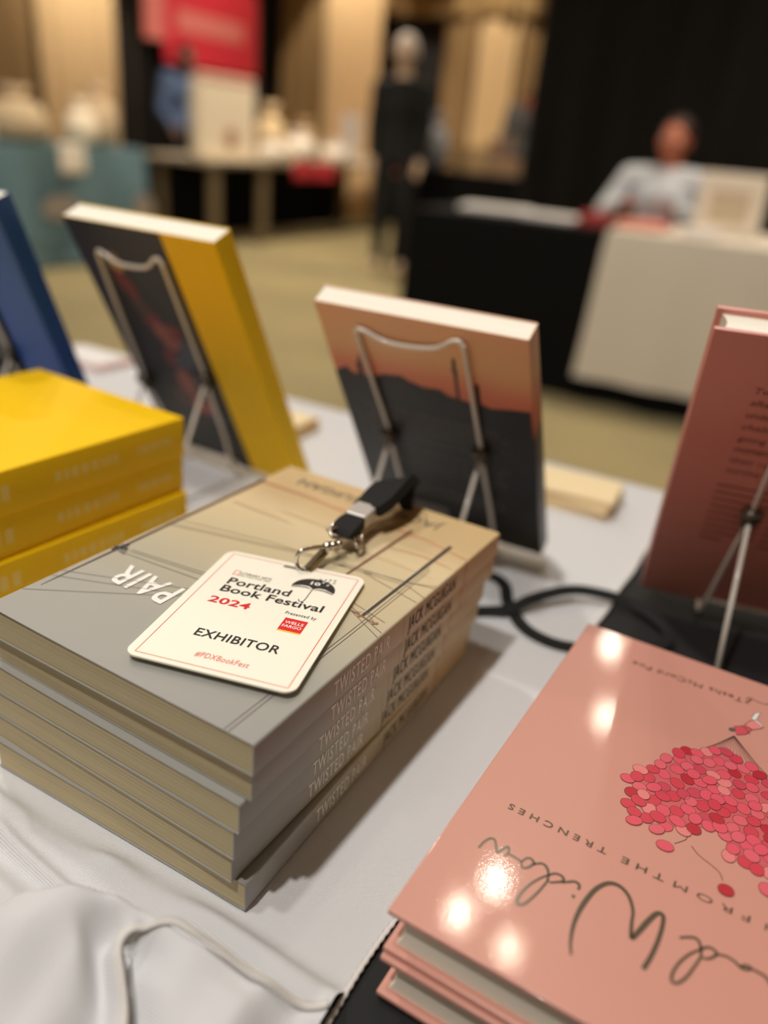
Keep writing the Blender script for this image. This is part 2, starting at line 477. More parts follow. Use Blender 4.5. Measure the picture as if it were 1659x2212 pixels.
def person(loc, rz, label, J, skin, hair, shirt, trousers, hairlen=0, sleeves='long'):
    """J: joints in the person's frame, x to their left.. facing -y"""
    P = empty('person', loc, rz, label, 'person')
    b = MB(); H = Vector(J['head']); tilt = J.get('tilt', 0)
    # head: skull, jaw, nose, brow, ears, lips, chin
    Rm = Matrix.Translation(H) @ Matrix.Rotation(tilt, 4, 'Y') @ Matrix.Rotation(J.get('nod', 0), 4, 'X')
    def hp(x, y, z): return tuple(Rm @ Vector((x, y, z)))
    b.ball(hp(0, .012, .025), .083, 3, (.88, 1.08, 1)); b.ball(hp(0, -.025, -.045), .06, 3, (.92, .95, 1.05)); b.ball(hp(0, -.055, -.088), .026)
    b.limb(hp(0, -.082, .012), hp(0, -.1, -.025), .008, .013); b.limb(hp(-.03, -.078, .025), hp(.03, -.078, .025), .009, .009)
    b.limb(hp(-.018, -.086, -.052), hp(.018, -.086, -.052), .006, .006); b.limb(hp(-.015, -.084, -.062), hp(.015, -.084, -.062), .007, .007)
    for s in (-1, 1):
        b.limb(hp(s * .078, .012, .012), hp(s * .076, .014, -.028), .011, .008)
        b.ball(hp(s * .04, -.05, -.02), .03)
    N = Vector(J['neck']); b.limb(H + Vector((0, .01, -.05)), N, .052, .056)
    C = Vector(J['chest']); Pv = Vector(J['pelvis'])
    def torso(mb, k):
        for t in [i / 7 for i in range(8)]:
            q = C.lerp(Pv, t); w = .155 - .03 * math.sin(PI * min(1, t * 1.2)) + k
            mb.ball(q, w, 3, (1.08, .70, .75))
    torso(b, 0)
    b.limb(N, C, .06, .1)
    for s in ('l', 'r'):
        sh, el, wr = (Vector(J[k + s]) for k in ('sh', 'el', 'wr'))
        b.limb(N.lerp(C, .3), sh, .06, .055); b.limb(sh, el, .052, .040); b.limb(el, wr, .040, .026)
        d = (wr - el).normalized(); sd = d.cross(Vector((0, 0, 1))); sd = sd.normalized() if sd.length > .1 else Vector((1, 0, 0)); nn = sd.cross(d)
        palm = wr + d * .05
        for k in range(-1, 2): b.limb(wr + sd * k * .012, palm + d * .03 + sd * k * .022, .017, .014, 1)
        for k, ln in ((-1.5, .06), (-.5, .072), (.5, .068), (1.5, .052)):
            a0 = palm + d * .03 + sd * k * .019; a1 = a0 + d * ln * .5 - nn * .008; a2 = a1 + d * ln * .4 - nn * .02
            b.limb(a0, a1, .0095, .0088, 1); b.limb(a1, a2, .0088, .0078, 1)
        sgn = 1 if s == 'l' else -1
        t0 = wr + d * .02 + sd * sgn * .025; t1 = t0 + d * .035 + sd * sgn * .02; b.limb(t0, t1, .013, .011, 1); b.limb(t1, t1 + d * .028, .011, .009, 1)
        hp_, kn, an = (Vector(J[k + s]) for k in ('hp', 'kn', 'an'))
        b.limb(hp_, kn, .085, .058); b.limb(kn, an, .055, .038)
        b.limb(an, an + Vector((0, -.15, -.05)), .036, .032)
    body = remesh(b.build('body', skin, P), .0095)
    c_ = MB(); torso(c_, .014); c_.limb(N.lerp(C, .35), C, .085, .12)
    for s in ('l', 'r'):
        sh, el, wr = (Vector(J[k + s]) for k in ('sh', 'el', 'wr'))
        c_.limb(N.lerp(C, .35), sh, .074, .070); c_.limb(sh, el, .068, .056); c_.limb(el, el.lerp(wr, .9 if sleeves == 'long' else .15), .056, .042)
    remesh(c_.build('shirt', shirt, P), .014)
    t_ = MB()
    for s in ('l', 'r'):
        hp_, kn, an = (Vector(J[k + s]) for k in ('hp', 'kn', 'an'))
        t_.limb(Pv, hp_, .13, .10); t_.limb(hp_, kn, .10, .072); t_.limb(kn, an, .070, .052)
    remesh(t_.build('trousers', trousers, P), .016)
    h_ = MB(); h_.ball(hp(0, .028, .042), .088, 3, (.93, 1.05, .98))
    if hairlen: 
        for s in (-1, 1): h_.limb(hp(s * .062, .03, .03), hp(s * .07, .045, .03 - hairlen), .035, .028)
        h_.limb(hp(0, .07, .03), hp(0, .075, .02 - hairlen), .06, .045)
    ho = remesh(h_.build('hair', hair, P), .01)
    me_ = mat('eye_white', (225, 220, 215), .3); mi = mat('iris', (50, 35, 25), .3)
    for s in (-1, 1):
        e = MB(); e.ball(hp(s * .032, -.074, .006), .0125, 2); e.cur = 1; e.ball(hp(s * .032, -.084, .006), .006, 2)
        e.build('eye', [me_, mi], P)
    MB().limb(hp(-.02, -.092, -.057), hp(.02, -.092, -.057), .004, .004).build('mouth', mat('lips', (160, 80, 70), .5), P)
    return P


sk1 = mat('skin_brown', (176, 100, 70), .6); sk2 = mat('skin_pale', (205, 176, 150), .55); sk3 = mat('skin_dark', (95, 62, 45), .55)
hr1 = mat('hair_dark', (46, 22, 16), .6); hr2 = mat('hair_grey', (215, 205, 195), .7)
SIT = dict(head=(0, -.02, 1.15), neck=(0, 0, 1.01), chest=(0, 0, .86), pelvis=(0, .02, .56),
           shl=(-.21, 0, .95), shr=(.21, 0, .95), ell=(-.31, -.06, .76), elr=(.31, -.06, .76), wrl=(-.14, -.24, .82), wrr=(.14, -.24, .82),
           hpl=(-.1, 0, .52), hpr=(.1, 0, .52), knl=(-.13, -.40, .52), knr=(.13, -.40, .52), anl=(-.13, -.42, .09), anr=(.13, -.42, .09), tilt=.12)
person((-.86, 4.92, 0), math.radians(-8), 'seated person in a pale blue-grey top behind the white cloth table', SIT, sk1, hr1,
       mat('pale_blue_top', (196, 200, 206), .8), mat('dark_trousers', (30, 30, 34), .8), hairlen=.05)
STAND = dict(head=(0, -.02, 1.60), neck=(0, 0, 1.46), chest=(0, 0, 1.28), pelvis=(0, .01, .95),
             shl=(-.19, 0, 1.4), shr=(.19, 0, 1.4), ell=(-.25, -.02, 1.12), elr=(.25, -.02, 1.12), wrl=(-.2, -.2, .98), wrr=(.2, -.2, .98),
             hpl=(-.1, 0, .9), hpr=(.1, 0, .9), knl=(-.11, -.02, .5), knr=(.11, -.02, .5), anl=(-.11, 0, .09), anr=(.11, 0, .09), tilt=0)
st2 = dict(STAND); st2['head'] = (0, -.06, 1.58)
person((-5.98, 6.95, 0), math.radians(60), 'standing person with dark hair in a blue shirt behind the crowded table', st2, sk3, hr1,
       mat('denim_blue', (84, 104, 140), .8), mat('black_trousers', (15, 15, 18), .8))
person((-3.24, 6.32, 0), math.radians(10), 'standing person with pale hair dressed in black between the drapes', dict(STAND, head=(0, -.02, 1.65), neck=(0, 0, 1.50), ell=(-.22, .0, 1.12), elr=(.22, .0, 1.12), wrl=(-.2, -.08, .9), wrr=(.2, -.08, .9)), sk2, hr2,
       mat('black_jumper', (12, 11, 11), .9), mat('black_jeans', (12, 12, 14), .8), hairlen=.05)
st4 = dict(STAND)
person((-2.95, 8.6, .0), math.radians(30), 'small distant person in a grey top with a reddish face, beside the black curtain', dict(STAND, head=(0, -.02, 1.46), neck=(0, 0, 1.34)), mat('skin_red', (150, 70, 55), .6), hr1,
       mat('grey_top', (80, 78, 78), .9), mat('grey_trousers', (30, 28, 28), .8))

# ================================================================== FAR TABLES
M_leg = mat('tan_metal', (120, 104, 80), .5)
M_wbox = mat('white_card', (240, 232, 218), .6)


def chair(loc, rz, label):
    c_ = empty('chair', loc, rz, label, 'chair'); m = mat('chair_black', (25, 24, 24), .6)
    MB().bbox((-.22, -.22, .355), (.22, .22, .41), .02).build('seat', m, c_)
    MB().bbox((-.21, .2, .62), (.21, .24, .92), .015).build('backrest', m, c_)
    for x in (-.19, .19):
        MB().tube([(x, .2, .01), (x, .21, .9)], .011).build('leg', M_joint, c_)
        MB().tube([(x, -.2, .01), (x, -.19, .45)], .011).build('leg', M_joint, c_)


chair((-.86, 4.98, 0), math.radians(-8), 'black chair under the seated person at the white cloth table')


def cloth_table(name, x0, x1, y0, y1, m, label, h=TZ, drop=.73, amp=.015, pleat=.3, top_only=None, ph=0):
    """folding table draped to the floor: top and hanging skirt with soft pleats"""
    T = empty(name, ((x0 + x1) / 2, (y0 + y1) / 2, 0), 0, label, 'table'); cx, cy = (x0 + x1) / 2, (y0 + y1) / 2
    hw, hd = (x1 - x0) / 2, (y1 - y0) / 2
    MB().bbox((-hw + .02, -hd + .02, h - .05), (hw - .02, hd - .02, h - .008), .01).build('tabletop', M_wbox, T)
    for sx in (-1, 1):
        for sy in (-1, 1): MB().tube([(sx * (hw - .12), sy * (hd - .08), 0), (sx * (hw - .12), sy * (hd - .08), h - .05)], .015).build('leg', M_leg, T)
    mb = MB(); per = []; seg = .035
    def line(a, b):
        n = max(2, int((Vector(b) - Vector(a)).length / seg)); return [tuple(Vector(a).lerp(Vector(b), i / n)) for i in range(n)]
    c4 = [(-hw, -hd), (hw, -hd), (hw, hd), (-hw, hd)]
    for i in range(4): per += line(c4[i], c4[(i + 1) % 4])
    n = len(per); rows = 8; vs = [(x, y, h) for x, y in per]
    for j in range(1, rows + 1):
        t = j / rows
        for i, (x, y) in enumerate(per):
            s = i * seg; d = Vector((x / hw if abs(abs(x) - hw) < 1e-4 else 0, y / hd if abs(abs(y) - hd) < 1e-4 else 0)); d = d.normalized() if d.length else d
            a = .006 + t * (.03 + amp * math.sin(2 * PI * s / pleat + ph) + amp * noise.noise(Vector((s * 1.5, t, ph))))
            vs.append((x + d.x * a, y + d.y * a, h - drop * t))
    fs = [tuple(range(n))]
    for j in range(rows):
        for i in range(n): fs.append((j * n + i, (j + 1) * n + i, (j + 1) * n + (i + 1) % n, j * n + (i + 1) % n))
    mb.add(vs, fs); o = mb.build('draped_cloth', m, T); smooth_by_angle(o, 50); return T


M_bc = mat('black_cloth', (9, 9, 9), .9, spec=.2)
cloth_table('black_cloth_table', -1.80, 1.6, 3.7, 4.45, M_bc, 'long black draped table across the aisle, white papers on it')
# white runner over it
rn = cloth_table('white_cloth_table', -.84, 1.65, 3.655, 4.50, mat('cream_white_cloth', (226, 216, 200), .8), 'white cloth laid over the black table in front of the seated person', h=TZ + .012, drop=.64, amp=.012, ph=2)
for o in list(rn.children):
    if o.name.startswith(('tabletop', 'leg')): bpy.data.objects.remove(o)
tag(rn, cat='tablecloth'); rn.name = 'tablecloth'

T2 = TZ + .002
def sheet(x, y, w, d, rz, label, m, h=.012, cat='papers', name='paper_stack', group=None):
    o = MB().bbox((-w / 2, -d / 2, 0), (w / 2, d / 2, h), .002).build(name, m, loc=(x, y, T2), rot=(0, 0, rz)); return tag(o, label, cat, group)
Mpap = mat('paper_white', (236, 232, 228), .7)
sheet(-1.50, 4.05, .34, .26, .2, 'white papers spread at the end of the black table', Mpap, .02)
sheet(-1.18, 3.98, .26, .22, -.1, 'white papers beside the red pamphlets on the black table', Mpap, .02)
Mrd = mat('red_print', (176, 60, 58), .5); Mpk2 = mat('pink_print', (232, 150, 132), .5)
sheet(-.97, 3.95, .13, .2, .1, 'red pamphlets at the corner of the white cloth', Mrd, .05, 'pamphlets', 'pamphlet_stack')
T2 = TZ + .016
sheet(-.76, 3.9, .2, .16, .2, 'pink leaflets lying before the seated person', Mpk2, .03, 'leaflets', 'leaflet_stack')
sheet(-.72, 4.06, .14, .1, -.1, 'small red booklet behind the pink leaflets', Mrd, .03, 'booklet', 'booklet')
sheet(-.50, 3.84, .16, .12, .4, 'white card pile before the white display box', Mpap, .03, 'cards', 'card_pile')
# white display box with a beige picture
db = empty('display_box', (-.43, 4.12, T2), math.radians(2), 'white upright display box with a beige picture on the white cloth', 'display box')
MB().bbox((-.14, -.03, 0), (.14, .05, .255), .006).build('case', mat('box_white', (238, 226, 208), .6), db)
MB().box((-.085, -.034, .05), (.085, -.03, .185)).build('picture', mat('box_beige', (206, 188, 160), .6), db)

# crowded table on the far side of the aisle
lt = empty('display_table', (-5.2, 7.75, 0), 0, 'bare-legged table crowded with pale goods below the red banner', 'table')
MB().bbox((-.37, -1.85, TZ - .045), (.37, 1.95, TZ - .012), .006).build('tabletop', mat('table_grey', (170, 155, 135), .6), lt)
for x in (-.3, .32):
    for y in (-1.72, -1.0, 1.5): MB().bbox((x - .03, y - .05, 0), (x + .03, y + .05, TZ - .045), .006).build('leg', M_leg, lt)
tag(drape('table_skirt', (-5.5, 5.66), (-5.5, 9.4), .02, TZ - .06, M_bc, pleat=.3, amp=.015), 'black cloth hung behind the legs of the crowded table', 'cloth')
Mcl = mat('ivory_cloth', (224, 212, 190), .8, sheen=.1)
rr = MB().bbox((-.38, -1.8, -.01), (.385, 1.8, .003), .003).build('table_runner', Mcl, loc=(-5.2, 7.75, TZ)); tag(rr, 'ivory cloth lying on the crowded table', 'tablecloth')
TT = TZ + .005
pb = empty('display_rack', (-4.98, 6.32, TT), 0, 'tall ivory display panel with a brown round emblem on the crowded table', 'display')
MB().bbox((-.08, -.40, 0), (.02, .42, .62), .03).build('board', mat('ivory_board', (226, 212, 188), .7), pb)
MB().T.identity()
e = MB(); e.T = Matrix.Translation((.024, .05, .17)) @ Matrix.Rotation(PI / 2, 4, 'Y'); e.lathe([(.085, -.004), (.085, .004)]); e.build('emblem', mat('emblem_brown', (168, 124, 100), .7), pb)
MB().bbox((-.06, -.38, .60), (.03, .4, .66), .02).build('header', mat('header_pink', (216, 166, 150), .7), pb)


def bag(x, y, w, h, m, label, z=TT, r=.5):
    """soft drawstring bag: body and gathered neck"""
    o = empty('gift_bag', (x, y, z), 0, label, 'bag')
    MB().lathe([(w * .3, 0), (w * .48, h * .12), (w * .5, h * .4), (w * .4, h * .68), (w * .16, h * .78)], n=20, sx=.8).build('body', m, o, smooth=True)
    MB().lathe([(w * .15, h * .78), (w * .13, h * .82), (w * .3, h), (w * .28, h)], n=20, sx=.8).build('gathered_neck', m, o, smooth=True)
    MB().lathe([(w * .155, h * .785), (w * .165, h * .80), (w * .155, h * .82)], n=20, sx=.8).build('ribbon', Mrd, o)


def bookx(x, y, z, w, d, h, m, label, rz=0, name='book', cat='book'):
    o = empty(name, (x, y, z), rz, label, cat)
    mb = MB(); mb.bbox((-w / 2, -d / 2, 0), (w / 2, -d / 2 + .003, h), .001); mb.bbox((-w / 2, d / 2 - .003, 0), (w / 2, d / 2, h), .001); mb.bbox((-w / 2, -d / 2, 0), (-w / 2 + .003, d / 2, h), .001)
    mb.build('cover', m, o); MB().box((-w / 2 + .003, -d / 2 + .003, .002), (w / 2 - .003, d / 2 - .003, h - .003)).build('page_block', Mpap, o)


Mw2 = mat('soft_white', (235, 226, 212), .8); Mcr = mat('cream_cloth', (216, 190, 148), .8); Mpe = mat('peach_cloth', (204, 138, 104), .8); Mrs = mat('rose_red', (196, 52, 62), .6)
bag(-4.92, 6.95, .34, .20, Mw2, 'round white drawstring bag beside the ivory panel')
bag(-5.10, 7.16, .36, .50, Mcr, 'tall cream drawstring bag at the back of the crowded table')
bag(-4.92, 7.42, .40, .30, Mw2, 'round white drawstring bag over the red cloth')
bag(-4.95, 8.15, .38, .22, Mw2, 'small white drawstring bag toward the far end of the table')
bag(-5.15, 7.85, .36, .40, mat('tan_cloth', (178, 146, 104), .8), 'tan drawstring bag between two white ones')
bookx(-5.05, 8.62, TT, .04, .42, .50, mat('peach_cover', (216, 160, 130), .7), 'tall peach picture book standing near the end of the crowded table')
bookx(-4.9, 9.05, TT, .05, .40, .34, mat('orange_cover', (190, 112, 76), .7), 'orange-brown book standing at the very end of the crowded table')
o = drape('red_cloth', (-4.80, 7.15), (-4.80, 7.95), TZ - .16, TZ + .01, Mrs, pleat=.2, amp=.02); tag(o, 'red cloth hanging over the front edge of the crowded table', 'cloth')
o = drape('peach_cloth', (-4.80, 8.6), (-4.80, 9.4), TZ - .1, TZ + .01, mat('peach_drop', (196, 130, 96), .8), pleat=.2, amp=.02); tag(o, 'peach cloth hanging over the far end of the crowded table', 'cloth')

# small table before the black opening
cloth_table('small_cloth_table', -3.35, -2.1, 6.6, 7.3, M_bc, 'small black draped table with tan goods before the drapes', h=TZ + .08, drop=.8)
TS = TZ + .085
bookx(-2.78, 6.75, TS, .30, .04, .2, mat('tan_cover', (196, 162, 116), .7), 'tan picture book standing on the small black table')
bookx(-2.42, 6.72, TS, .34, .05, .13, mat('brown_cover', (180, 146, 112), .7), 'low brown box-like book on the small black table', name='boxed_book')
bookx(-2.6, 6.9, TS, .2, .04, .26, mat('dusky_cover', (160, 126, 104), .7), 'dusky book at the back of the small black table')
bag(-3.17, 6.85, .30, .44, mat('blue_grey_cloth', (166, 170, 176), .8), 'blue-grey drawstring bag on the small black table', TS)

# teal draped table
M_teal = mat('teal_cloth', (100, 130, 144), .85, vary=(2.0, (84, 110, 114), .2))
tt = cloth_table('teal_cloth_table', -5.55, -4.82, 2.0, 5.12, M_teal, 'table draped in teal cloth by the side wall', h=TZ + .06, drop=.79, amp=.03, pleat=.5)
TQ = TZ + .065
Mpat = mat('grey_print', (146, 134, 124), .8)
for (y, z, w, h) in ((4.2, .42, .34, .16), (5.0, .38, .22, .24)):
    e = MB(); n = 18; e.add([(.76 / 2 + .075, y - 3.56 + w / 2 * math.cos(2 * PI * i / n), z + h / 2 * math.sin(2 * PI * i / n)) for i in range(n)] , [tuple(range(n))])
    e.build('printed_patch', Mpat, tt)
bag(-4.95, 4.63, .26, .30, mat('warm_white', (246, 232, 208), .7), 'bright white drawstring bag on the teal table', TQ)
bag(-5.05, 4.15, .46, .34, mat('sand_cloth', (204, 182, 148), .8), 'sand coloured drawstring bag on the teal table', TQ)
bag(-5.1, 4.95, .30, .42, mat('pale_sand', (206, 182, 150), .8), 'pale sand drawstring bag at the far end of the teal table', TQ)
bookx(-5.0, 3.75, TQ, .04, .34, .12, mat('orange_book', (206, 140, 90), .7), 'low orange book standing on the teal table')
o = drape('sash', (-4.775, 4.26), (-4.775, 4.48), TZ - .12, TZ + .08, mat('sash_white', (232, 222, 206), .8), pleat=.2, amp=.01); tag(o, 'white sash hanging over the front of the teal table', 'cloth')

# ================================================================== OUR TABLE
XH = lambda y: -.0835 + .043 * (y - .165) + .0006 * math.sin(y * 90)      # right-hand hem of the white cloth
tb = empty('table', (-.2, .38, 0), 0, 'long table under a black cloth, carrying all the books', 'table')
MB().bbox((-2.3, -.38, TZ - .04), (1.9, .38, TZ - .014), .006).build('tabletop', M_leg, tb)
for x in (-2.1, 1.7):
    for y in (-.3, .3): MB().tube([(x, y, 0), (x, y, TZ - .04)], .015).build('leg', M_leg, tb)
bc = MB(); xs = [-2.52, -2.5] + [-2.5 + i * .06 for i in range(1, 73)] + [1.85]
ys = [-.40, -.385] + [-.385 + i * .03 for i in range(1, 26)] + [.378]
vs = []; fs = []
rowsv = []
for j in range(-6, len(ys) + 6):
    for i, x in enumerate(xs):
        if j < 0: y = ys[0] - .012 * math.sin(i * .7) * (-j / 6); z = TZ - .0015 - .68 * (-j / 6)
        elif j >= len(ys): k = j - len(ys) + 1; y = ys[-1] + .012 + .012 * math.sin(i * .8) * k / 6; z = TZ - .0015 - .68 * k / 6
        else: y = ys[j]; z = TZ - .0015
        vs.append((x + .2, y, z))
nx = len(xs); ny = len(ys) + 12
for j in range(ny - 1):
    for i in range(nx - 1): fs.append((j * nx + i, j * nx + i + 1, (j + 1) * nx + i + 1, (j + 1) * nx + i))
bo = MB().add(vs, fs).build('black_tablecloth', M_black, loc=(-.2, .38, 0), smooth=False)
tag(bo, 'black cloth over the table, showing right of the white cloth hem', 'tablecloth')

CREST = [(-.30, .098, 0), (-.235, .106, .006), (-.205, .120, .022), (-.190, .134, .031), (-.178, .142, .034), (-.165, .1475, .031), (-.152, .1505, .027), (-.132, .152, .024), (-.107, .154, .017), (-.090, .158, .005), (-.07, .162, 0)]
def crest(x):
    if x <= CREST[0][0]: return CREST[0][1], 0
    for a, b in zip(CREST, CREST[1:]):
        if x <= b[0]:
            t = (x - a[0]) / (b[0] - a[0]); return a[1] + (b[1] - a[1]) * t, a[2] + (b[2] - a[2]) * t * t * (3 - 2 * t)
    return CREST[-1][1], 0
VH = [(.20, -.157), (.150, -.1545), (.140, -.1520), (.132, -.1505), (.128, -.146), (.124, -.141), (.120, -.1375), (.116, -.1355), (.108, -.136), (.05, -.14)]
def xhem(y):
    for a, b in zip(VH, VH[1:]):
        if y >= b[0]: t = (a[0] - y) / (a[0] - b[0]); return a[1] + (b[1] - a[1]) * t
    return VH[-1][1]
def sst(a, b, x):
    t = max(0, min(1, (x - a) / (b - a))); return t * t * (3 - 2 * t)
def gs(v, w): return math.exp(-(v / w) ** 2)
def cloth_z(x, y):
    z = .0006
    free = 1 - sst(.168, .181, y)                    # loose only in front of the book pile
    z += .0007 * (noise.noise(Vector((x * 9, y * 9, 3))) + .5) * (1 if x < -.4 or y > .55 else .3)
    # soft swell just before the books, creases running to the left, then the folded-over part
    r = .169 + .004 * math.sin((x + .2) * 40)
    z += free * .0095 * gs(y - r, .009) * (.35 + .65 * sst(-.13, -.16, -abs(x + .20) - .1) + .5 * gs(x + .194, .012))
    z += free * .0050 * gs(y - .1535 + (x + .215) * .12, .0035) * sst(-.30, -.24, x) * (1 - sst(-.20, -.185, x))
    z += free * .0060 * gs(y - .1400 + (x + .235) * .10, .006) * (1 - sst(-.22, -.195, x))
    yc, h = crest(x)
    d = yc - y
    if d > -.005:
        rise = sst(-.003, .0035, d)
        z += h * rise * (1 - .62 * sst(.004, .055, d))
        z += .0025 * rise * math.sin((x + .19) * 150 + y * 60) * sst(.005, .02, d) * (1 - sst(-.19, -.16, x))
        xh = xhem(y); w = sst(.004, .014, d)
        if x > xh: z -= w * (.0105 * (1 - sst(.0, .0016, xh + .0016 - x)) * gs(x - xh - .001, .013))
        z -= w * .0125 * gs(x - xh + .0105, .0062)
        z += w * .0035 * gs(x + .108, .012)
    if x < -.150: z -= .014 * (1 - sst(0, .014, y - ylow(x))) * sst(-.150, -.165, x) if False else 0
    return max(z, .0003)
xa = [-2.6 + i * .05 for i in range(43)] + [-.45 + i * .0022 for i in range(0, 170)]
NL = 110
ya = [None] * NL + [.2046 + i * .006 for i in range(0, 94)]
ylow = lambda x: .104 + .002 * math.sin(x * 70) - .055 * sst(-.190, -.150, x)
xa = [-2.6 + i * .05 for i in range(43)] + [-.45 + i * .005 for i in range(0, 38)] + [-.26 + i * .0014 for i in range(0, 127)]
xa = [x for x in xa if x < -.0839]
vs = []; fs = []
NXH = len(xa) + 1
for j, yy in enumerate(ya):
    for i in range(NXH):
        x = xa[i] if i < len(xa) else None
        xx = x if x is not None else XH(.15)
        y = yy if yy is not None else ylow(xx) + (.2046 - ylow(xx)) * j / NL
        if x is None: x = XH(y)
        elif i >= len(xa) - 3: x = x + (XH(y) - XH(.15)) * .9
        vs.append((x, y, TZ + cloth_z(x, y)))
for k in range(1, 9):                                # hangs over the far edge
    for i in range(NXH):
        x = xa[i] if i < len(xa) else XH(.763)
        vs.append((x, ya[-1] + .004 + .012 * math.sin(x * 14) * k / 8 + .012, TZ - .06 * k))
for j in range(len(ya) + 7):
    for i in range(NXH - 1):
        fs.append((j * NXH + i, j * NXH + i + 1, (j + 1) * NXH + i + 1, (j + 1) * NXH + i))
wc = MB().add(vs, fs).build('white_tablecloth', M_white, smooth=True)
tag(wc, 'white woven tablecloth, its near edge bunched in front of the books', 'tablecloth')
# stitched hems
def hem_pts(L): return catmull(L, 8)
HP = [(-.084, .1625), (-.090, .1585), (-.098, .1555), (-.107, .153), (-.118, .152), (-.132, .151), (-.141, .150), (-.147, .145), (-.152, .140), (-.153, .136), (-.151, .132), (-.146, .128), (-.141, .124), (-.137, .120), (-.135, .116), (-.136, .108)]
pts = [(p[0], p[1], TZ + max(cloth_z(p[0] + a, p[1] - b) for a in (-.0015, 0, .0015) for b in (0, .003, .005)) + .0004) for p in catmull([(a, b, 0) for a, b in HP], 12)]
zs = [p[2] for p in pts]
for it in range(12): zs = [zs[0]] + [(zs[i - 1] + zs[i] + zs[i + 1]) / 3 for i in range(1, len(zs) - 1)] + [zs[-1]]
pts = [(p[0], p[1], z) for p, z in zip(pts, zs)]
hm = MB(); hm.strap(pts, .0030, .0005); hm.tube(pts, .0006, 6)
off = []
for i in range(len(pts)):
    a = Vector(pts[max(0, i - 1)]); b = Vector(pts[min(len(pts) - 1, i + 1)]); off.append((b - a).normalized().cross(Vector((0, 0, 1))))
hm.tube([Vector(p) + o_ * .0015 for p, o_ in zip(pts, off)], [.00045 + .00025 * (i % 2) for i in range(len(pts))], 6)
for i in range(0, len(pts) - 1, 1):                      # overlock stitches
    m_ = Vector(pts[i]); sd = off[i]; hm.tube([m_ + sd * .0018, m_ + Vector((0, 0, .0009)), m_ - sd * .0015 + Vector(pts[min(i + 1, len(pts) - 1)]) - Vector(pts[i])], .00042, 5)
hm.build('stitched_hem', M_hem, wc, smooth=True)
hm = MB(); P_ = []
n = 330
for i in range(n):
    y = .13 + (.760 - .13) * i / (n - 1); P_.append((XH(y), y, TZ + .0012))
hm.tube(P_, [.0010 + .0005 * (i % 2) for i in range(n)], 6)
hm.build('side_hem', M_hem, wc, smooth=True)

# ================================================================== BOOKS
def world_frame(ox, oy, oz, xd, yd, zd):
    """frame given in camera-aligned table coordinates"""
    m = Matrix.Identity(4)
    for k, d in enumerate((xd, yd, zd)):
        d = Vector(d).normalized(); d = ROT @ d
        for i in range(3): m[i][k] = d[i]
    x, y = rt(ox, oy); m[0][3], m[1][3], m[2][3] = x, y, TZ + oz
    return m


def lying(ox, oy, oz, yaw):
    return world_frame(ox, oy, oz, (math.cos(yaw), math.sin(yaw), 0), (-math.sin(yaw), math.cos(yaw), 0), (0, 0, 1))


def paperback(L, W, T, curl=.0012, lift=True):
    """cover sheet folded round the pages: spine along x at y=0"""
    r = .0012; th = .0005; mb = MB()
    prof = [(W, T)]
    ny = 14
    top = [(W * (1 - i / ny), T) for i in range(ny)] + [(r + .0 + 0, T)]
    arc1 = [(r - r * math.sin(a), T - r + r * math.cos(a)) for a in (PI / 8, PI / 4, 3 * PI / 8, PI / 2)]
    arc2 = [(r - r * math.cos(a), r - r * math.sin(a)) for a in (0, PI / 8, PI / 4, 3 * PI / 8, PI / 2)]
    bot = [(W * (i / ny), 0) for i in range(1, ny + 1)]
    outer = top + arc1 + arc2 + bot
    def inn(p):
        y, z = p; yy = max(y, th) if y < W else y
        return (yy, min(max(z, th), T - th))
    nxs = 10; vs = []; fs = []; K = len(outer)
    for k in range(nxs + 1):
        x = L * k / nxs
        for y, z in outer:
            c_ = curl * (y / W) ** 3 * (1 - .6 * k / nxs) if z > T * .9 and lift else 0
            vs.append((x, y, z + c_))
        for y, z in [inn(p) for p in outer]:
            c_ = curl * (y / W) ** 3 * (1 - .6 * k / nxs) if z > T * .8 and lift else 0
            vs.append((x, y, z + c_))
    R = 2 * K
    for k in range(nxs):
        for i in range(K - 1):
            a = k * R + i; fs += [(a, a + 1, a + 1 + R, a + R), (a + K, a + K + R, a + K + 1 + R, a + K + 1)]
        for i in (0, K - 1): a = k * R + i; fs.append((a, a + R, a + K + R, a + K) if i == 0 else (a, a + K, a + K + R, a + R))
    for k in (0, nxs):
        for i in range(K - 1):
            a = k * R + i; fs.append((a, a + K, a + K + 1, a + 1) if k == 0 else (a, a + 1, a + K + 1, a + K))
    mb.add(vs, fs); return mb


def paperback_pages(L, W, T): return MB().box((.0006, .0008, .00055), (L - .0006, W - .0006, T - .00055))


# ---- the grey-to-cream paperbacks
TL_, TW_, TT_ = .216, .1465, .0886 / 6
M_tp = grad_mat('sky_print', 0, [(0, (158, 156, 150)), (.04, (164, 161, 150)), (.075, (184, 176, 153)), (.11, (204, 188, 152)), (.15, (222, 201, 160)), (.180, (218, 188, 140)), (.216, (220, 190, 138))], .216,
                rough=.42, noise_amt=.10, noise_scale=16, stretch=(1, .35, 1))
M_red = mat('rust_ink', (196, 120, 92), .5); M_wh = mat('white_ink', (250, 246, 236), .5); M_wire_ink = mat('thin_wire_ink', (110, 100, 90), .5)
M_pole = mat('pole_brown', (92, 58, 46), .5); M_pole2 = mat('pole_grey', (62, 58, 56), .5); M_auth = mat('author_ink', (116, 110, 96), .5)
M_spw = mat('spine_white', (255, 250, 238), .5); M_twig = mat('crossarm_brown', (150, 110, 76), .5); M_glow = mat('pale_cloud', (226, 214, 186), .5)


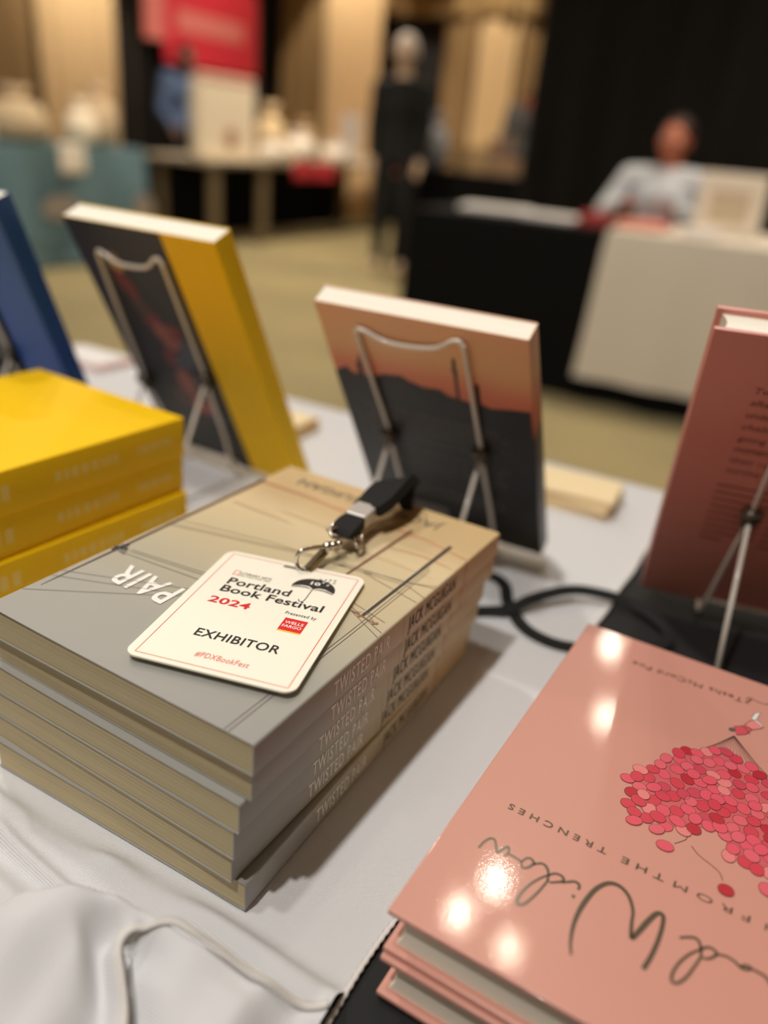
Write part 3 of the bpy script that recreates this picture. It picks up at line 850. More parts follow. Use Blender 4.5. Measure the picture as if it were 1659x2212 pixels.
def tp_book():
    B = empty('paperback_book')
    smooth_by_angle(paperback(TL_, TW_, TT_).build('cover', M_tp, B), 30)
    paperback_pages(TL_, TW_, TT_).build('page_block', M_pages, B)
    # spine lettering, on the y=0 face; the spine plane is x along, z up
    for nm, txt, x0, x1, z0, z1, m in (('spine_title', 'TWISTED PAIR', .0505, .0950, .0038, .0114, M_spw), ('spine_author', 'JACK MCGUIGAN', .112, .161, .0038, .0114, M_ink)):
        mb = MB(); vs, fs = glyphs(txt, .010, 0, 1.16)
        for q, dx in enumerate((0,) if 'TW' in txt else (-.0001, .0001, 0)):      # the author's name is set heavier
            mb.add([(x0 + a * (x1 - x0) + dx, -.00010 - q * .00003, z0 + b * (z1 - z0)) for a, b in vs], fs)
        mb.build(nm, m, B)
    mb = MB(); mb.T = Matrix(((1, 0, 0, 0), (0, 0, 1, 0), (0, 1, 0, 0), (0, 0, 0, 1)))
    for pts_ in ([(.150, 0), (.148, .006), (.152, TT_)], [(.1485, 0), (.1465, .008), (.149, TT_)], [(.108, .001), (.1075, .008), (.1068, TT_)], [(.085, .0), (.0845, TT_)], [(.0865, .0), (.0862, TT_)]):
        mb.ribbon(pts_, .00018, -.00006)
    mb.build('spine_wires', M_wire_ink, B)
    mb = MB(); mb.T = Matrix(((1, 0, 0, 0), (0, 0, 1, 0), (0, 1, 0, 0), (0, 0, 0, 1)))
    mb.ribbon([(.174, 0), (.1715, .006), (.173, .011), (.1725, TT_)], [.0012, .0004, .0016, .0006], -.0001); mb.build('spine_streak', M_red, B)
    return B


def tp_front(B):
    Z = TT_ + .00018; c = lambda v: Z + .0012 * (v / TW_) ** 3
    m = MB()
    x0 = .012; 
    # title: reads towards +y, letters stand towards -x
    vs, fs = glyphs('TWISTED PAIR', .018, 0, 1.08)
    mb = MB(); a0, a1 = .010, .1265
    mb.add([(.0618 - b * .0160, a0 + a * (a1 - a0), .00014 + c(a0 + a * (a1 - a0))) for a, b in vs], fs); mb.build('cover_title', M_wh, B)
    vs, fs = glyphs('JACK MCGUIGAN', .010, 0, 1.05); a0, a1 = .029, .127
    mb = MB(); mb.add([(.2035 - b * .0085, a0 + a * (a1 - a0), c(a0 + a * (a1 - a0))) for a, b in vs], fs); mb.build('cover_author', M_auth, B)
    ZO = [0.0]
    def rib(mb, pts, w):
        n0 = len(mb.v); mb.ribbon([(a / 1000, b / 1000) for a, b in pts], [q / 1000 for q in w] if isinstance(w, (list, tuple)) else w / 1000, 0)
        mb.v[n0:] = [(p[0], min(p[1], TW_), c(p[1]) + ZO[0]) for p in mb.v[n0:]]
    ZO[0] = .00008; mb = MB()
    rib(mb, [(24.5, 142.8), (70, 143.2), (105, 143.8), (187, 144.3)], [.3, 1.0, 1.2, 1.6]); mb.build('pole_print', M_pole, B)
    mb = MB(); rib(mb, [(70, 146.3), (72, 139.8)], 1.3); rib(mb, [(67, 145), (76, 142)], 1.2)
    for k in range(4):
        rib(mb, [(68.5 + k * 1.6, 142), (67.5 + k * 1.6, 136.4 + .8 * k)], .45); rib(mb, [(69.5 + k * 1.5, 144.0), (70.5 + k * 1.5, 146.3)], .4)
    mb.build('insulator_print', M_ink, B)
    mb = MB(); rib(mb, [(117.8, 41.5), (185.5, 39.9)], [1.2, 1.7]); mb.build('pole_print', mat('pole_rust', (120, 62, 48), .5), B)
    mb = MB(); rib(mb, [(93.9, 15.0), (182.2, 14.2)], [1.4, 2.2]); mb.build('pole_print', M_pole2, B)
    ZO[0] = .0001; mb = MB(); rib(mb, [(93.9, 16.1), (150, 15.5)], .35); mb.build('pole_highlight', M_glow, B)
    mb = MB(); rib(mb, [(95.3, 21.5), (94.0, 14.5), (92.4, 6.0)], [1.0, .9, .6]); rib(mb, [(95, 20), (98, 14.8), (92.6, 7)], .3); rib(mb, [(91.5, 8.0), (93.8, 6.2)], 1.3); rib(mb, [(92.6, 15.8), (94.9, 16.3)], 1.2)
    mb.build('crossarm_print', M_twig, B)
    mb = MB(); rib(mb, [(149.7, 55.8), (172.5, 56.6)], [.6, 1.1]); mb.build('faint_pole_print', M_auth, B)
    ZO[0] = .00004; mb = MB()
    for L_ in ([(17.2, 146), (59.7, 84.5)], [(38.8, 146), (67.3, 81.9)], [(33, 146), (60.5, 84)], [(68.6, 137), (73.2, 87.3)], [(73.3, 137.4), (79.4, 92.9)], [(71.5, 137.4), (77.4, 92.9)], [(106.3, 146), (125.5, 74.6), (130, 50), (132.7, 15.4), (139.4, .4)],
               [(104.3, 146), (123.0, 76), (128.4, 36.4), (130.9, 12), (126.0, 0)], [(112, 146), (124.5, 92), (127.5, 51), (134, 15), (137, 0)], [(154, 12.2), (80, 12.5), (0, 14)], [(151.7, 10.5), (80, 10.9), (0, 12)], [(128.5, 36.4), (120, 1)],
               [(103, 30), (96, 4)], [(101, 30), (88, 1)], [(99, 29), (84, .6)]):
        rib(mb, L_, .28)
    rib(mb, [(127.6, 50.2), (128.1, 46.4)], .9); rib(mb, [(128.6, 35.8), (129.4, 31.5)], .8)
    mb.build('wire_print', M_wire_ink, B)
    ZO[0] = 0.0
    mb = MB()
    rib(mb, [(183.5, 145), (184.4, 113.8), (182.5, 95), (181.8, 80), (182.4, 68)], [1.0, 2.4, 1.2, 2.6, .4]); rib(mb, [(181.9, 59.5), (181.4, 44), (180.6, 28), (174.1, 1.2)], [.8, 2.6, 1.0, 1.3]); rib(mb, [(160, 41), (163, 20), (160, 3)], [.3, 1.2, .3])
    mb.build('cloud_streak', mat('streak_print', (212, 158, 120), .5), B)
    ZO[0] = -.00006; mb = MB()
    for (a, b0, b1, w) in ((150, 140, 96, 5), (158, 110, 50, 4), (146, 60, 6, 3.5), (168, 48, 10, 3)):
        rib(mb, [(a, b0), (a + 1.5, (b0 + b1) / 2), (a - 1, b1)], [.2, w, .2])
    mb.build('cloud_band', mat('cloud_print', (214, 190, 146), .5), B)


D = math.radians
tpA = tp_book()
stack = [  # (x, y, yaw, level)
    (-.0380, .2193, 1.0674, 5, 'topmost grey and cream paperback of the pile, exhibitor badge lying on it'),
    (-.0389, .2222, D(61.0), 4, 'grey and cream paperback second from the top of the pile'),
    (-.0431, .2200, D(60.9), 3, 'grey and cream paperback third from the top, jutting out towards the white cloth fold'),
    (-.0453, .2210, D(60.7), 2, 'grey and cream paperback fourth from the top of the pile'),
    (-.0465, .2230, D(61.0), 1, 'grey and cream paperback fifth from the top, set back above the lowest one'),
    (-.0410, .2229, D(62.9), 0, 'lowest grey and cream paperback of the pile, turned slightly out of line')]
for k, (x, y, a, lv, lb) in enumerate(stack):
    Bk = tpA if k == 0 else copy_tree(tpA)
    Bk.matrix_world = lying(x, y, lv * TT_ + .0014, a)
    tag(Bk, lb, 'book', 'pile of grey and cream paperbacks')
tp_front(tpA)

# ---- standing books: leaning frames (x,y origin, yaw, lean) in table coordinates
def stand_frame(x, y, yaw, lean):
    a = Vector((math.cos(yaw), math.sin(yaw), 0)); n = Vector((-math.sin(yaw), math.cos(yaw), 0)); z = Vector((0, 0, 1))
    u = z * math.cos(lean) + n * math.sin(lean); nn = n * math.cos(lean) - z * math.sin(lean)
    return a, u, nn, Vector((x, y, .010))


def stand_book(fr, W, H, T, cover, label, art, pages=M_pagew, curl=.0):
    a, u, nn, o = fr
    p = o + a * W + nn * T
    B = empty('paperback_book', matrix=world_frame(p.x, p.y, p.z, u, -a, -nn), label=label, cat='book')
    smooth_by_angle(paperback(H, W, T, curl).build('cover', cover, B), 30)
    paperback_pages(H, W, T).build('page_block', pages, B)
    art(B, W, H, T); return B


def easel(fr, uvs, legs, label, back=.045):
    """wire easel: frame against the book, two hinge joints, two front legs with ledge hooks, two rear legs"""
    a, u, nn, o = fr; r = .0016
    (x0, y0), (x1, y1), (jx0, jy0), (jx1, jy1) = [(p[0] / 1000, p[1] / 1000) for p in uvs]
    def bp(px, py, off=-.0025): q = o + a * px + u * py + nn * off; return q
    E = empty('book_easel', matrix=world_frame(o.x, o.y, 0, (1, 0, 0), (0, 1, 0), (0, 0, 1)), label=label, cat='easel', group='wire book easels')
    def tube(name, pts, m=M_wire, rr=r):
        P = []
        for q in pts:
            q = Vector(q); P.append((q.x - o.x, q.y - o.y, q.z))
        return MB().tube(catmull(P, 6) if len(P) > 2 else P, rr, 10).build(name, m, E, smooth=True)
    sag = .006
    fr_pts = [bp(jx0, jy0), bp(x0 + (jx0 - x0) * .12, y0 + (jy0 - y0) * .12), bp(x0 + .001, y0 + .001), bp(x0 + .006, y0 + .002), bp(x0 + (x1 - x0) * .3, (y0 * .7 + y1 * .3) - sag), bp(x0 + (x1 - x0) * .7, (y0 * .3 + y1 * .7) - sag), bp(x1 - .006, y1 + .002), bp(x1 - .001, y1), bp(x1 + (jx1 - x1) * .12, y1 + (jy1 - y1) * .12), bp(jx1, jy1)]
    tube('frame', fr_pts)
    nh = Vector((nn.x, nn.y, 0)).normalized()
    for jx, jy, lx in ((jx0, jy0, legs[0] / 1000), (jx1, jy1, legs[1] / 1000)):
        J = bp(jx, jy, -.004)
        f0 = bp(lx, .004); f0.z = .0035
        fwd = f0 + nh * (.045); fwd.z = .0035
        tipz = fwd + Vector((0, 0, .014)) + nh * .004
        tube('front_leg', [J, J.lerp(f0, .5), f0 - Vector((0, 0, 0)), f0.lerp(fwd, .6), fwd, tipz])
        E_ = J - nh * back; E_.z = .0035
        tube('rear_leg', [J, E_])
        tube('hinge', [J - a * .005 + u * .003, J + a * .005 + u * .003], M_joint, .0042)
        tube('hinge', [J - a * .004 - u * .004, J + a * .004 - u * .004], M_joint, .0034)
    jl, jr = bp(jx0, jy0 - .006), bp(jx1, jy1 - .006)
    tube('cross_bar', [bp(legs[0] / 1000, .006, -.002), bp(legs[1] / 1000, .006, -.002)])


def at3(B, mb, name, m): return mb.build(name, m, B)
# in these book frames: x = up the cover, y = 0 at the spine (right), W at the left edge, back cover on top (z = T)
M_salmon = grad_mat('sunset_print', 0, [(0, (20, 18, 17)), (.13, (34, 30, 28)), (.146, (206, 96, 66)), (.168, (226, 140, 104)), (.186, (232, 184, 136)), (.216, (240, 184, 146))], .216, rough=.35, noise_amt=.03, noise_scale=10, stretch=(1, 2, 1))
M_sil = mat('silhouette_ink', (26, 24, 23), .45); M_blurb = mat('blurb_ink', (92, 88, 84), .5); M_spgrey = mat('spine_grey', (150, 140, 124), .5)


def art_tp(B, W, H, T):
    z = T + .00015; Y = lambda u_: W - u_ / 1000
    mb = MB(); top = [(-.5, 157), (5, 160), (10, 163), (14, 158), (26, 158), (32, 160), (38, 163), (51, 165), (56, 162), (66, 159), (78, 160), (84, 156), (93.6, 155), (100, 154), (104, 156), (112, 153), (125, 156), (139.5, 158)]
    mb.poly([(0.0008, Y(0)), (.0008, .0012)] + [(y / 1000, max(.0012, min(W, Y(x)))) for x, y in top[::-1]], z); mb.build('skyline_print', M_sil, B)
    mb = MB()
    for (u0, a, b, w) in ((90.5, 152, 190, 2.2), (104, 150, 172, 3.0), (22, 150, 176, 1.6), (20, 150, 170, 3)):
        mb.ribbon([(a / 1000, Y(u0)), (b / 1000, Y(u0 + .6))], w / 1000, z + .0001)
    mb.ribbon([(.178, Y(93)), (.181, Y(88))], .0008, z + .0001); mb.build('pole_print', M_sil, B)
    mb = MB(); rr = random.Random(3)
    for blk, n, x0, x1 in ((132, 9, 16, 124), (96, 8, 22, 122), (54, 5, 30, 120)):
        for k in range(n):
            x = x0 + rr.random() * 3; y = blk - k * 3.6
            end = x1 - rr.random() * (12 if k < n - 1 else 60)
            while x < end:
                w = 2 + rr.random() * 6; mb.ribbon([(y / 1000, Y(x)), (y / 1000, Y(min(x + w, end)))], .0015, z + .0002); x += w + 1.2
    mb.build('blurb_lines', M_blurb, B)
    MB().box((.012, .075, z), (.026, .105, z + .0001)).build('barcode_panel', mat('barcode_grey', (120, 114, 108), .5), B)


# recolour: dark lower half, sunset above
frT = stand_frame(-.0039, .6057, -.4584, -.5648)
stand_book(frT, .140, .216, TT_, M_salmon, 'paperback with a sunset skyline back cover standing on a wire easel', art_tp, curl=.0)
easel(frT, [(27.6, 198.9), (100.7, 205.2), (32.9, 103.6), (102.8, 108.0)], (33.6, 107), 'wire easel holding the paperback with the sunset skyline')

M_yel = mat('yellow_gloss', (255, 205, 0), .6, bump=(60, .05, .001), spec=.3)
M_dk = mat('charcoal_print', (44, 38, 32), .5)
def art_yel(B, W, H, T):
    z = T + .00015; Y = lambda u_: W - u_ / 1000
    MB().poly([(.0005, W), (H - .0005, W), (H - .0005, Y(101)), (.0005, Y(101))], z).build('photo_panel', M_dk, B)
    cols = [mat('photo_red', (120, 50, 44), .5), mat('photo_rose', (150, 84, 74), .5), mat('photo_slate', (70, 76, 86), .5), mat('photo_tan', (170, 138, 90), .5), mat('photo_brown', (84, 58, 44), .5)]
    mb = MB(); rr = random.Random(5)
    for (u0, v0, r1, r2, c) in ((38, 196, 8, 9, 3), (40, 178, 7, 14, 0), (46, 160, 8, 12, 4), (52, 148, 9, 10, 0), (58, 138, 9, 9, 1), (72, 140, 8, 8, 0), (64, 128, 10, 7, 1), (82, 124, 9, 12, 2), (56, 112, 8, 9, 0), (70, 112, 12, 8, 2), (62, 88, 10, 14, 1), (76, 80, 9, 9, 4), (70, 66, 12, 10, 1), (50, 70, 8, 12, 4), (84, 56, 10, 8, 2)):
        mb.cur = c; mb.ell((v0 / 1000, Y(u0)), r2 / 1000, r1 / 1000, z + .0001 + rr.random() * .0001, rr.random() * .6)
    mb.build('photo_figures', cols, B)


frY = stand_frame(-.2058, .7098, -.5321, -.4589)
stand_book(frY, .152, .229, .018, M_yel, 'yellow and charcoal paperback with a dark photograph standing on a wire easel', art_yel)
easel(frY, [(25.7, 202.6), (95.0, 206.4), (10.3, 78.3), (91.3, 100.3)], (24.3, 86), 'wire easel holding the yellow and charcoal paperback')
frB = stand_frame(-.392, .725, -.45, -.366)
M_blu = mat('blue_gloss', (34, 80, 156), .5)
def art_blu(B, W, H, T):
    z = T + .00015; Y = lambda u_: W - u_ / 1000
    MB().poly([(.0005, W), (H - .0005, W), (H - .0005, Y(104)), (.0005, Y(104))], z).build('photo_panel', mat('black_photo', (16, 15, 15), .8, spec=.2), B)
    mb = MB(); mb.ell((.10, Y(85)), .016, .012, z + .0002); mb.ell((.06, Y(60)), .02, .016, z + .0002); mb.build('photo_shapes', mat('photo_dim', (52, 56, 62), .5), B)
stand_book(frB, .152, .229, .018, M_blu, 'blue and black paperback standing on an easel, mostly beyond the picture', art_blu)
easel(frB, [(28, 200), (97, 200), (25, 95), (97, 95)], (26, 96), 'wire easel holding the blue and black paperback')

# ---- yellow paperback pile
def place_yel():
    first = None; L, W, T = .229, .152, .0265
    C0 = Vector((-.1384, .5056)); ang = D(238.6); far = C0 + Vector((math.cos(ang), math.sin(ang))) * L
    lbs = ['topmost thick yellow paperback of the yellow pile', 'thick yellow paperback second from the top of the yellow pile', 'thick yellow paperback third from the top of the yellow pile', 'lowest thick yellow paperback of the yellow pile']
    for k, lb in enumerate(lbs):
        if first is None:
            B = first = empty('paperback_book')
            smooth_by_angle(paperback(L, W, T, .0006).build('cover', M_yel, B), 30)
            paperback_pages(L, W, T).build('page_block', M_pagew, B)
            Mf = mat('faint_yellow_ink', (255, 222, 110), .5)
            mb = MB()
            for x0, w, h in ((.030, .070, .009), (.13, .045, .006), (.190, .028, .005)):
                x = x0; rr = random.Random(int(x0 * 1000))
                while x < x0 + w: q = .003 + rr.random() * .004; mb.box((x, -.00015, T / 2 - h / 2), (x + q * .7, -.00005, T / 2 + h / 2)); x += q + .001
            mb.build('spine_lettering', Mf, B)
        else: B = copy_tree(first)
        dx = (0, -.0008, .0006, .0002)[k]; da = (0, .25, -.2, .1)[k]
        B.matrix_world = lying(far.x + dx, far.y - dx, (3 - k) * T + .0014, D(58.6 + da))
        tag(B, lb, 'book', 'pile of yellow paperbacks')
place_yel()

# ---- pink hardcovers
M_pink = mat('pink_gloss', (210, 150, 133), .38, bump=(700, .10, .0002), coat=.42, coatr=.05)
M_pink2 = mat('pink_case', (214, 148, 130), .45, coat=.2)
PW, PL, PT = .152, .229, .0214
def hardcover(B, W, L, T, cov):
    """case boards with overhang, rounded spine at x=W, pages set back"""
    bt = .0026
    mb = MB(); mb.bbox((0, 0, T - bt), (W - .006, L, T), .0009, 2); mb.bbox((0, 0, 0), (W - .006, L, bt), .0009, 2)
    n = 10; prof = []
    for i in range(n + 1):
        t = -PI / 2 + PI * i / n; prof.append((W - .007 + .005 * math.cos(t), T / 2 + T / 2 * math.sin(t)))
    inner = [(W - .007 + .0032 * math.cos(-PI / 2 + PI * i / n), T / 2 + (T / 2 - .0018) * math.sin(-PI / 2 + PI * i / n)) for i in range(n, -1, -1)]
    pr = prof + inner; K = len(pr)
    half = n + 1
    vs = [(x, 0, z) for x, z in pr] + [(x, L, z) for x, z in pr]; fs = []
    for i in range(K): fs.append((i, K + i, K + (i + 1) % K, (i + 1) % K))
    for i in range(n): fs += [(i, i + 1, K - 2 - i, K - 1 - i), (K + i, 2 * K - 1 - i, 2 * K - 2 - i, K + i + 1)]
    mb.add(vs, fs); c_ = mb.build('case_cover', cov, B); smooth_by_angle(c_, 30, 6e-4)
    # page block with hollow fore-edge
    pg = MB(); prof = [(W - .008, bt), (W - .008, T - bt)]
    for i in range(9): t = i / 8; prof.append((.0034 + .0030 * math.sin(PI * t), T - bt - (T - 2 * bt) * t))
    K = len(prof); vs = [(x, .0034, z) for x, z in prof] + [(x, L - .0034, z) for x, z in prof]
    fs = [tuple(range(K - 1, -1, -1)), tuple(range(K, 2 * K))] + [(i, (i + 1) % K, K + (i + 1) % K, K + i) for i in range(K)]
    pg.add(vs, fs).build('page_block', M_pagew, B)


SCRIPT = [[(15.4, 43.1), (15.9, 46.9), (17.2, 49.9), (18.9, 50.3), (20.4, 48.2), (21.9, 45.6), (22.7, 45.9), (23.5, 48.3), (24.5, 50.0), (25.4, 49.1), (25.7, 47.0), (25.3, 45.0)], [(25.7, 47.0), (27.7, 47.1), (30.1, 46.7), (31.5, 46.3)], [(31.5, 46.3), (32.5, 48.9), (33.9, 49.9), (35.5, 49.0), (35.7, 47.9), (34.6, 45.4), (32.9, 44.2), (31.5, 46.3)], [(35.9, 48.0), (37.9, 49.9), (39.6, 50.1), (41.3, 48.6), (42.3, 46.4), (42.9, 43.9)], [(42.1, 46.2), (40.3, 43.5), (38.3, 39.3), (36.9, 34.2), (36.6, 29.8), (37.4, 28.2), (39.0, 29.0), (40.4, 32.2), (41.8, 37.5), (42.6, 41.8), (43.0, 44.5)], [(42.3, 46.4), (44.3, 48.7), (46.7, 48.9), (47.9, 47.3), (45.9, 45.2), (43.7, 43.5)], [(47.6, 46.2), (49.2, 47.5), (51.4, 49.3), (53.2, 49.1), (53.8, 47.6), (53.6, 46.6)]]
BIGW = [(60.1, 19.7), (58.3, 24.5), (57.0, 31.9), (57.1, 40.1), (58.6, 48.9), (60.9, 54.2), (63.5, 56.7), (66.8, 56.9), (70.4, 54.4), (73.2, 49.2), (74.2, 43.6), (75.7, 38.0), (77.0, 41.4), (78.9, 48.1), (80.9, 53.2), (82.9, 53.3), (83.7, 48.9), (83.7, 41.2), (83.1, 34.5), (82.1, 28.5)]
SCRIPT2 = [[(89.9, 47.7), (92.7, 49.9), (95.2, 50.7), (96.9, 48.4), (97.7, 44.3)], [(97.1, 47.3), (94.1, 43.0), (91.8, 37.6), (90.8, 32.5), (91.3, 29.6), (93.0, 30.0), (95.1, 34.0), (96.8, 40.3), (97.7, 44.3)], [(97.1, 47.3), (99.2, 49.7), (101.4, 49.6), (102.0, 48.1), (100.1, 45.1), (98.1, 44.3)], [(102.0, 48.4), (105.1, 49.6), (108.1, 49.1), (109.9, 48.1), (112.0, 48.4), (113.0, 49.9), (111.3, 49.9), (109.9, 48.1)], [(113.0, 49.6), (115.4, 49.6), (117.9, 49.1), (120.2, 46.9), (122.8, 48.1)]]
AND = [(88.7, 209.1), (90.5, 211.6), (91.2, 210.5), (90.0, 205.6), (89.1, 206.1), (90.8, 209.6), (92.8, 210.8), (94.6, 210.1), (96.2, 210.2), (98.3, 210.6), (100.0, 213.2)]
BUNCH = [(54.0, 108.1), (52.8, 116.6), (56.6, 124.0), (60.2, 132.3), (66.4, 141.1), (71.6, 151.2), (79.6, 156.9), (89.0, 161.5), (97.5, 157.7), (104.1, 151.9), (112, 148), (121.3, 140), (126, 124), (127, 108), (121, 96.6), (113.0, 94.3), (109.9, 92.7), (104.5, 95.7), (98.8, 94.9), (96.5, 102.6), (89.6, 105.7), (79.5, 98.0), (72.4, 94.2), (66.0, 94.3), (61.2, 96.9), (55.6, 102.2)]
M_olive = mat('script_ink', (88, 74, 56), .45, coat=.4, coatr=.15); M_line = mat('outline_ink', (84, 56, 50), .5, coat=.4, coatr=.15)


def inside(p, poly):
    c_ = False; n = len(poly)
    for i in range(n):
        a, b = poly[i], poly[i - 1]
        if (a[1] > p[1]) != (b[1] > p[1]) and p[0] < (b[0] - a[0]) * (p[1] - a[1]) / (b[1] - a[1]) + a[0]: c_ = not c_
    return c_


def art_pink(B):
    z = PT + .00015; k = .001; sc = lambda L_: [(a * k, b * k) for a, b in L_]
    mb = MB()
    for L_ in SCRIPT: mb.ribbon(sc(L_), [.9 * k, 1.2 * k, .9 * k], z, 6)
    for L_ in SCRIPT2: mb.ribbon(sc(L_), [.9 * k, 1.2 * k, .9 * k], z + .00002, 6)
    mb.ribbon(sc(BIGW), [.8 * k, 1.9 * k, 1.7 * k, 1.2 * k, 2.1 * k, 1.6 * k, 1.7 * k], z + .00004, 6)
    mb.ell((53.2 * k, 42.8 * k), .0007, .0007, z); mb.build('script_title', M_olive, B)
    mb = MB()
    for txt, xr, xl in (('TRENCHES', 57.5, 16.6), ('THE', 79.5, 63.3), ('FROM', 110.0, 83.0), ('ON', 124, 115.0)):
        write(mb, txt, (xr * k, 71.6 * k), (-1, 0), (0, -1), (xr - xl) * k, .0032, z + .00003, bold=.01, spacing=1.6)
    mb.build('subtitle', M_olive, B)
    mb = MB(); write(mb, 'Tesha McCord Poe', (87.6 * k, 208.6 * k), (-1, -.03), (0, -1), .0556, .0042, z, bold=.004, spacing=1.12); mb.ribbon(sc(AND), .0004, z, 5)
    mb.build('author_lettering', M_line, B)
    # balloons
    rr = random.Random(11); reds = [(228, 88, 104), (214, 66, 82), (226, 100, 112), (190, 44, 58), (232, 132, 130), (206, 72, 90), (150, 46, 54)]
    ms = [mat('balloon_tint', c_, .4, coat=.5, coatr=.13) for c_ in reds]; pts_ = []
    cand = [(52 + rr.random() * 76, 92 + rr.random() * 70) for _ in range(6000)]
    for p in cand:
        if inside(p, BUNCH) and all((p[0] - q[0]) ** 2 + ((p[1] - q[1])) ** 2 > 4.4 ** 2 for q in pts_): pts_.append(p)
    ol = MB(); mb = MB()
    under = MB(); under.cur = 0
    inner = [((a - 90) * .90 + 90, (b - 124) * .90 + 124) for a, b in BUNCH]
    under.poly(sc(inner), z); under.build('balloon_mass', mat('balloon_shade', (206, 96, 100), .45), B)
    spots = pts_ + [(76, 86.3), (100.3, 78.2), (113.5, 87.5), (62.2, 92.4), (71.2, 93.2)]
    for i, p in enumerate(spots):
        zz = z + .00003 + .0003 * i / len(spots)
        rx, ry = 2.6 + rr.random() * .5, 2.9 + rr.random() * .6; ro = rr.random() * PI; mb.cur = rr.choice((0, 0, 0, 1, 1, 2, 2, 3, 4, 5, 0, 1)) if i < len(pts_) else (0, 3, 2, 0, 2)[i - len(pts_)]
        c_ = (p[0] * k, p[1] * k); mb.ell(c_, rx * k, ry * k, zz, ro, 18); ol.ring(c_, (rx + .05) * k, (ry + .05) * k, .00020, zz + .000003, ro, 22)
    mb.build('balloons_print', ms, B); ol.build('balloon_outlines', M_line, B)
    mb = MB(); ap = (88.4, 174.5)
    for i in range(17):
        t = i / 16; tx = 76 + 36 * t ** 1.3; ty = 153.5 + 5 * math.sin(PI * t) - 5 * t * t
        mb.ribbon(sc([ap, (ap[0] + (tx - ap[0]) * .5, ap[1] + (ty - ap[1]) * .55), (tx, ty)]), .00013, z + .0001)
    mb.ribbon(sc([(82.6, 98), (82.4, 95), (80.5, 92), (78.9, 90)]), .0003, z, 5); mb.ribbon(sc([(84.9, 92.8), (88.3, 89.7), (93.9, 87.3), (97.0, 85.3), (98.5, 82.3)]), .0003, z, 5)
    mb.build('balloon_strings', M_line, B)
    mb = MB(); mb.cur = 0
    mb.poly(sc([(87.1, 181.7), (91.1, 185.1), (95.1, 184.4), (93.0, 178.9), (89.3, 175.7), (88.2, 178)]), z); mb.cur = 1
    mb.poly(sc([(91.4, 186.3), (93.3, 191.4), (96.1, 193.9), (99.7, 190.4), (98.5, 187.9), (95.3, 184.6)]), z + .00002); mb.cur = 2
    mb.poly(sc([(93.5, 194.1), (94.4, 199.0), (96.8, 201.0), (96.0, 195.4), (95.2, 193.9), (99.9, 190.6), (99.2, 189.6), (94.1, 193.2)]), z + .00004); mb.cur = 3
    mb.ell((86.9 * k, 178.8 * k), .0019, .0014, z + .00005, .9)
    mb.build('figure_print', [mat('figure_red', (210, 84, 92), .45), mat('figure_pink', (226, 136, 130), .45), mat('figure_white', (232, 228, 224), .45), mat('figure_grey', (98, 92, 88), .45)], B)
    mb = MB(); 
    for L_ in ([(87.1, 181.7), (91.1, 185.1), (95.1, 184.4), (93.0, 178.9), (89.3, 175.7)], [(91.4, 186.3), (93.3, 191.4), (96.1, 193.9), (99.7, 190.4), (98.5, 187.9), (95.3, 184.6), (91.4, 186.3)], [(93.5, 194.1), (94.4, 199.0), (96.8, 201.0), (96.0, 195.4)], [(94.1, 193.5), (99.5, 189.7)], [(90.5, 185.4), (94.8, 180)]):
        mb.ribbon(sc(L_), .0003, z + .00008)
    mb.build('figure_outline', M_line, B)


def pk_frame(x, y, z, ang): return world_frame(x, y, z, (math.cos(ang), math.sin(ang), 0), (-math.sin(ang), math.cos(ang), 0), (0, 0, 1))
pkA = empty('hardcover_book'); hardcover(pkA, PW, PL, PT, M_pink)
pkB = copy_tree(pkA)
pkB.matrix_world = pk_frame(.0126, .1938, .0008, D(-28.3)); tag(pkB, 'lower pink hardcover lying under the pink book with the balloons', 'book', 'lying pink hardcovers')
art_pink(pkA)
pkA.matrix_world = pk_frame(.0134, .1957, .0224, D(-28.51)); tag(pkA, 'glossy pink hardcover with a bunch of red balloons on its cover', 'book', 'lying pink hardcovers')

frP = stand_frame(.1872, .5080, -.3078, -.4745)
a_, u_, nn_, o_ = frP; SW, SH, STt = .152, .229, .020
p = o_ + nn_ * STt
pks = empty('hardcover_book', matrix=world_frame(p.x, p.y, p.z, a_, u_, -nn_), label='pink hardcover standing on an easel with its dim back cover turned this way', cat='book')
hardcover(pks, SW, SH, STt, mat('dusty_pink', (220, 146, 132), .38, coat=.3, coatr=.2))
mb = MB()
for i, (tx, v, w) in enumerate((('Two', 191.8, 12), ('after', 183.5, 13), ('unders', 174.6, 17), ('challen', 165.8, 20), ('going th', 157.0, 22), ('moment', 148.2, 20), ('their ro', 139.4, 21), ('survive', 130.8, 18))):
    write(mb, tx, (.0285, v / 1000), (1, 0), (0, 1), w * .001, .0042, STt + .0002, shear=.15)
    mb.ribbon([((28.5 + w + 3) / 1000, v / 1000 + .0014), (.130, v / 1000 + .0014)], .0010, STt + .0002)
for i in range(9):
    mb.ribbon([(.0265, .1195 - i * .0062), (.058 if i < 8 else .040, .1195 - i * .0062)], .0013, STt + .0002)
    mb.ribbon([(.061, .1195 - i * .0062), (.128, .1195 - i * .0062)], .0013, STt + .0002)
mb.build('back_cover_text', mat('blurb_brown', (110, 62, 54), .5), pks)
easel(frP, [(50 + 0, 199), (112, 199), (50, 99), (112, 99)], (43, 119), 'wire easel holding the pink hardcover', back=.05)

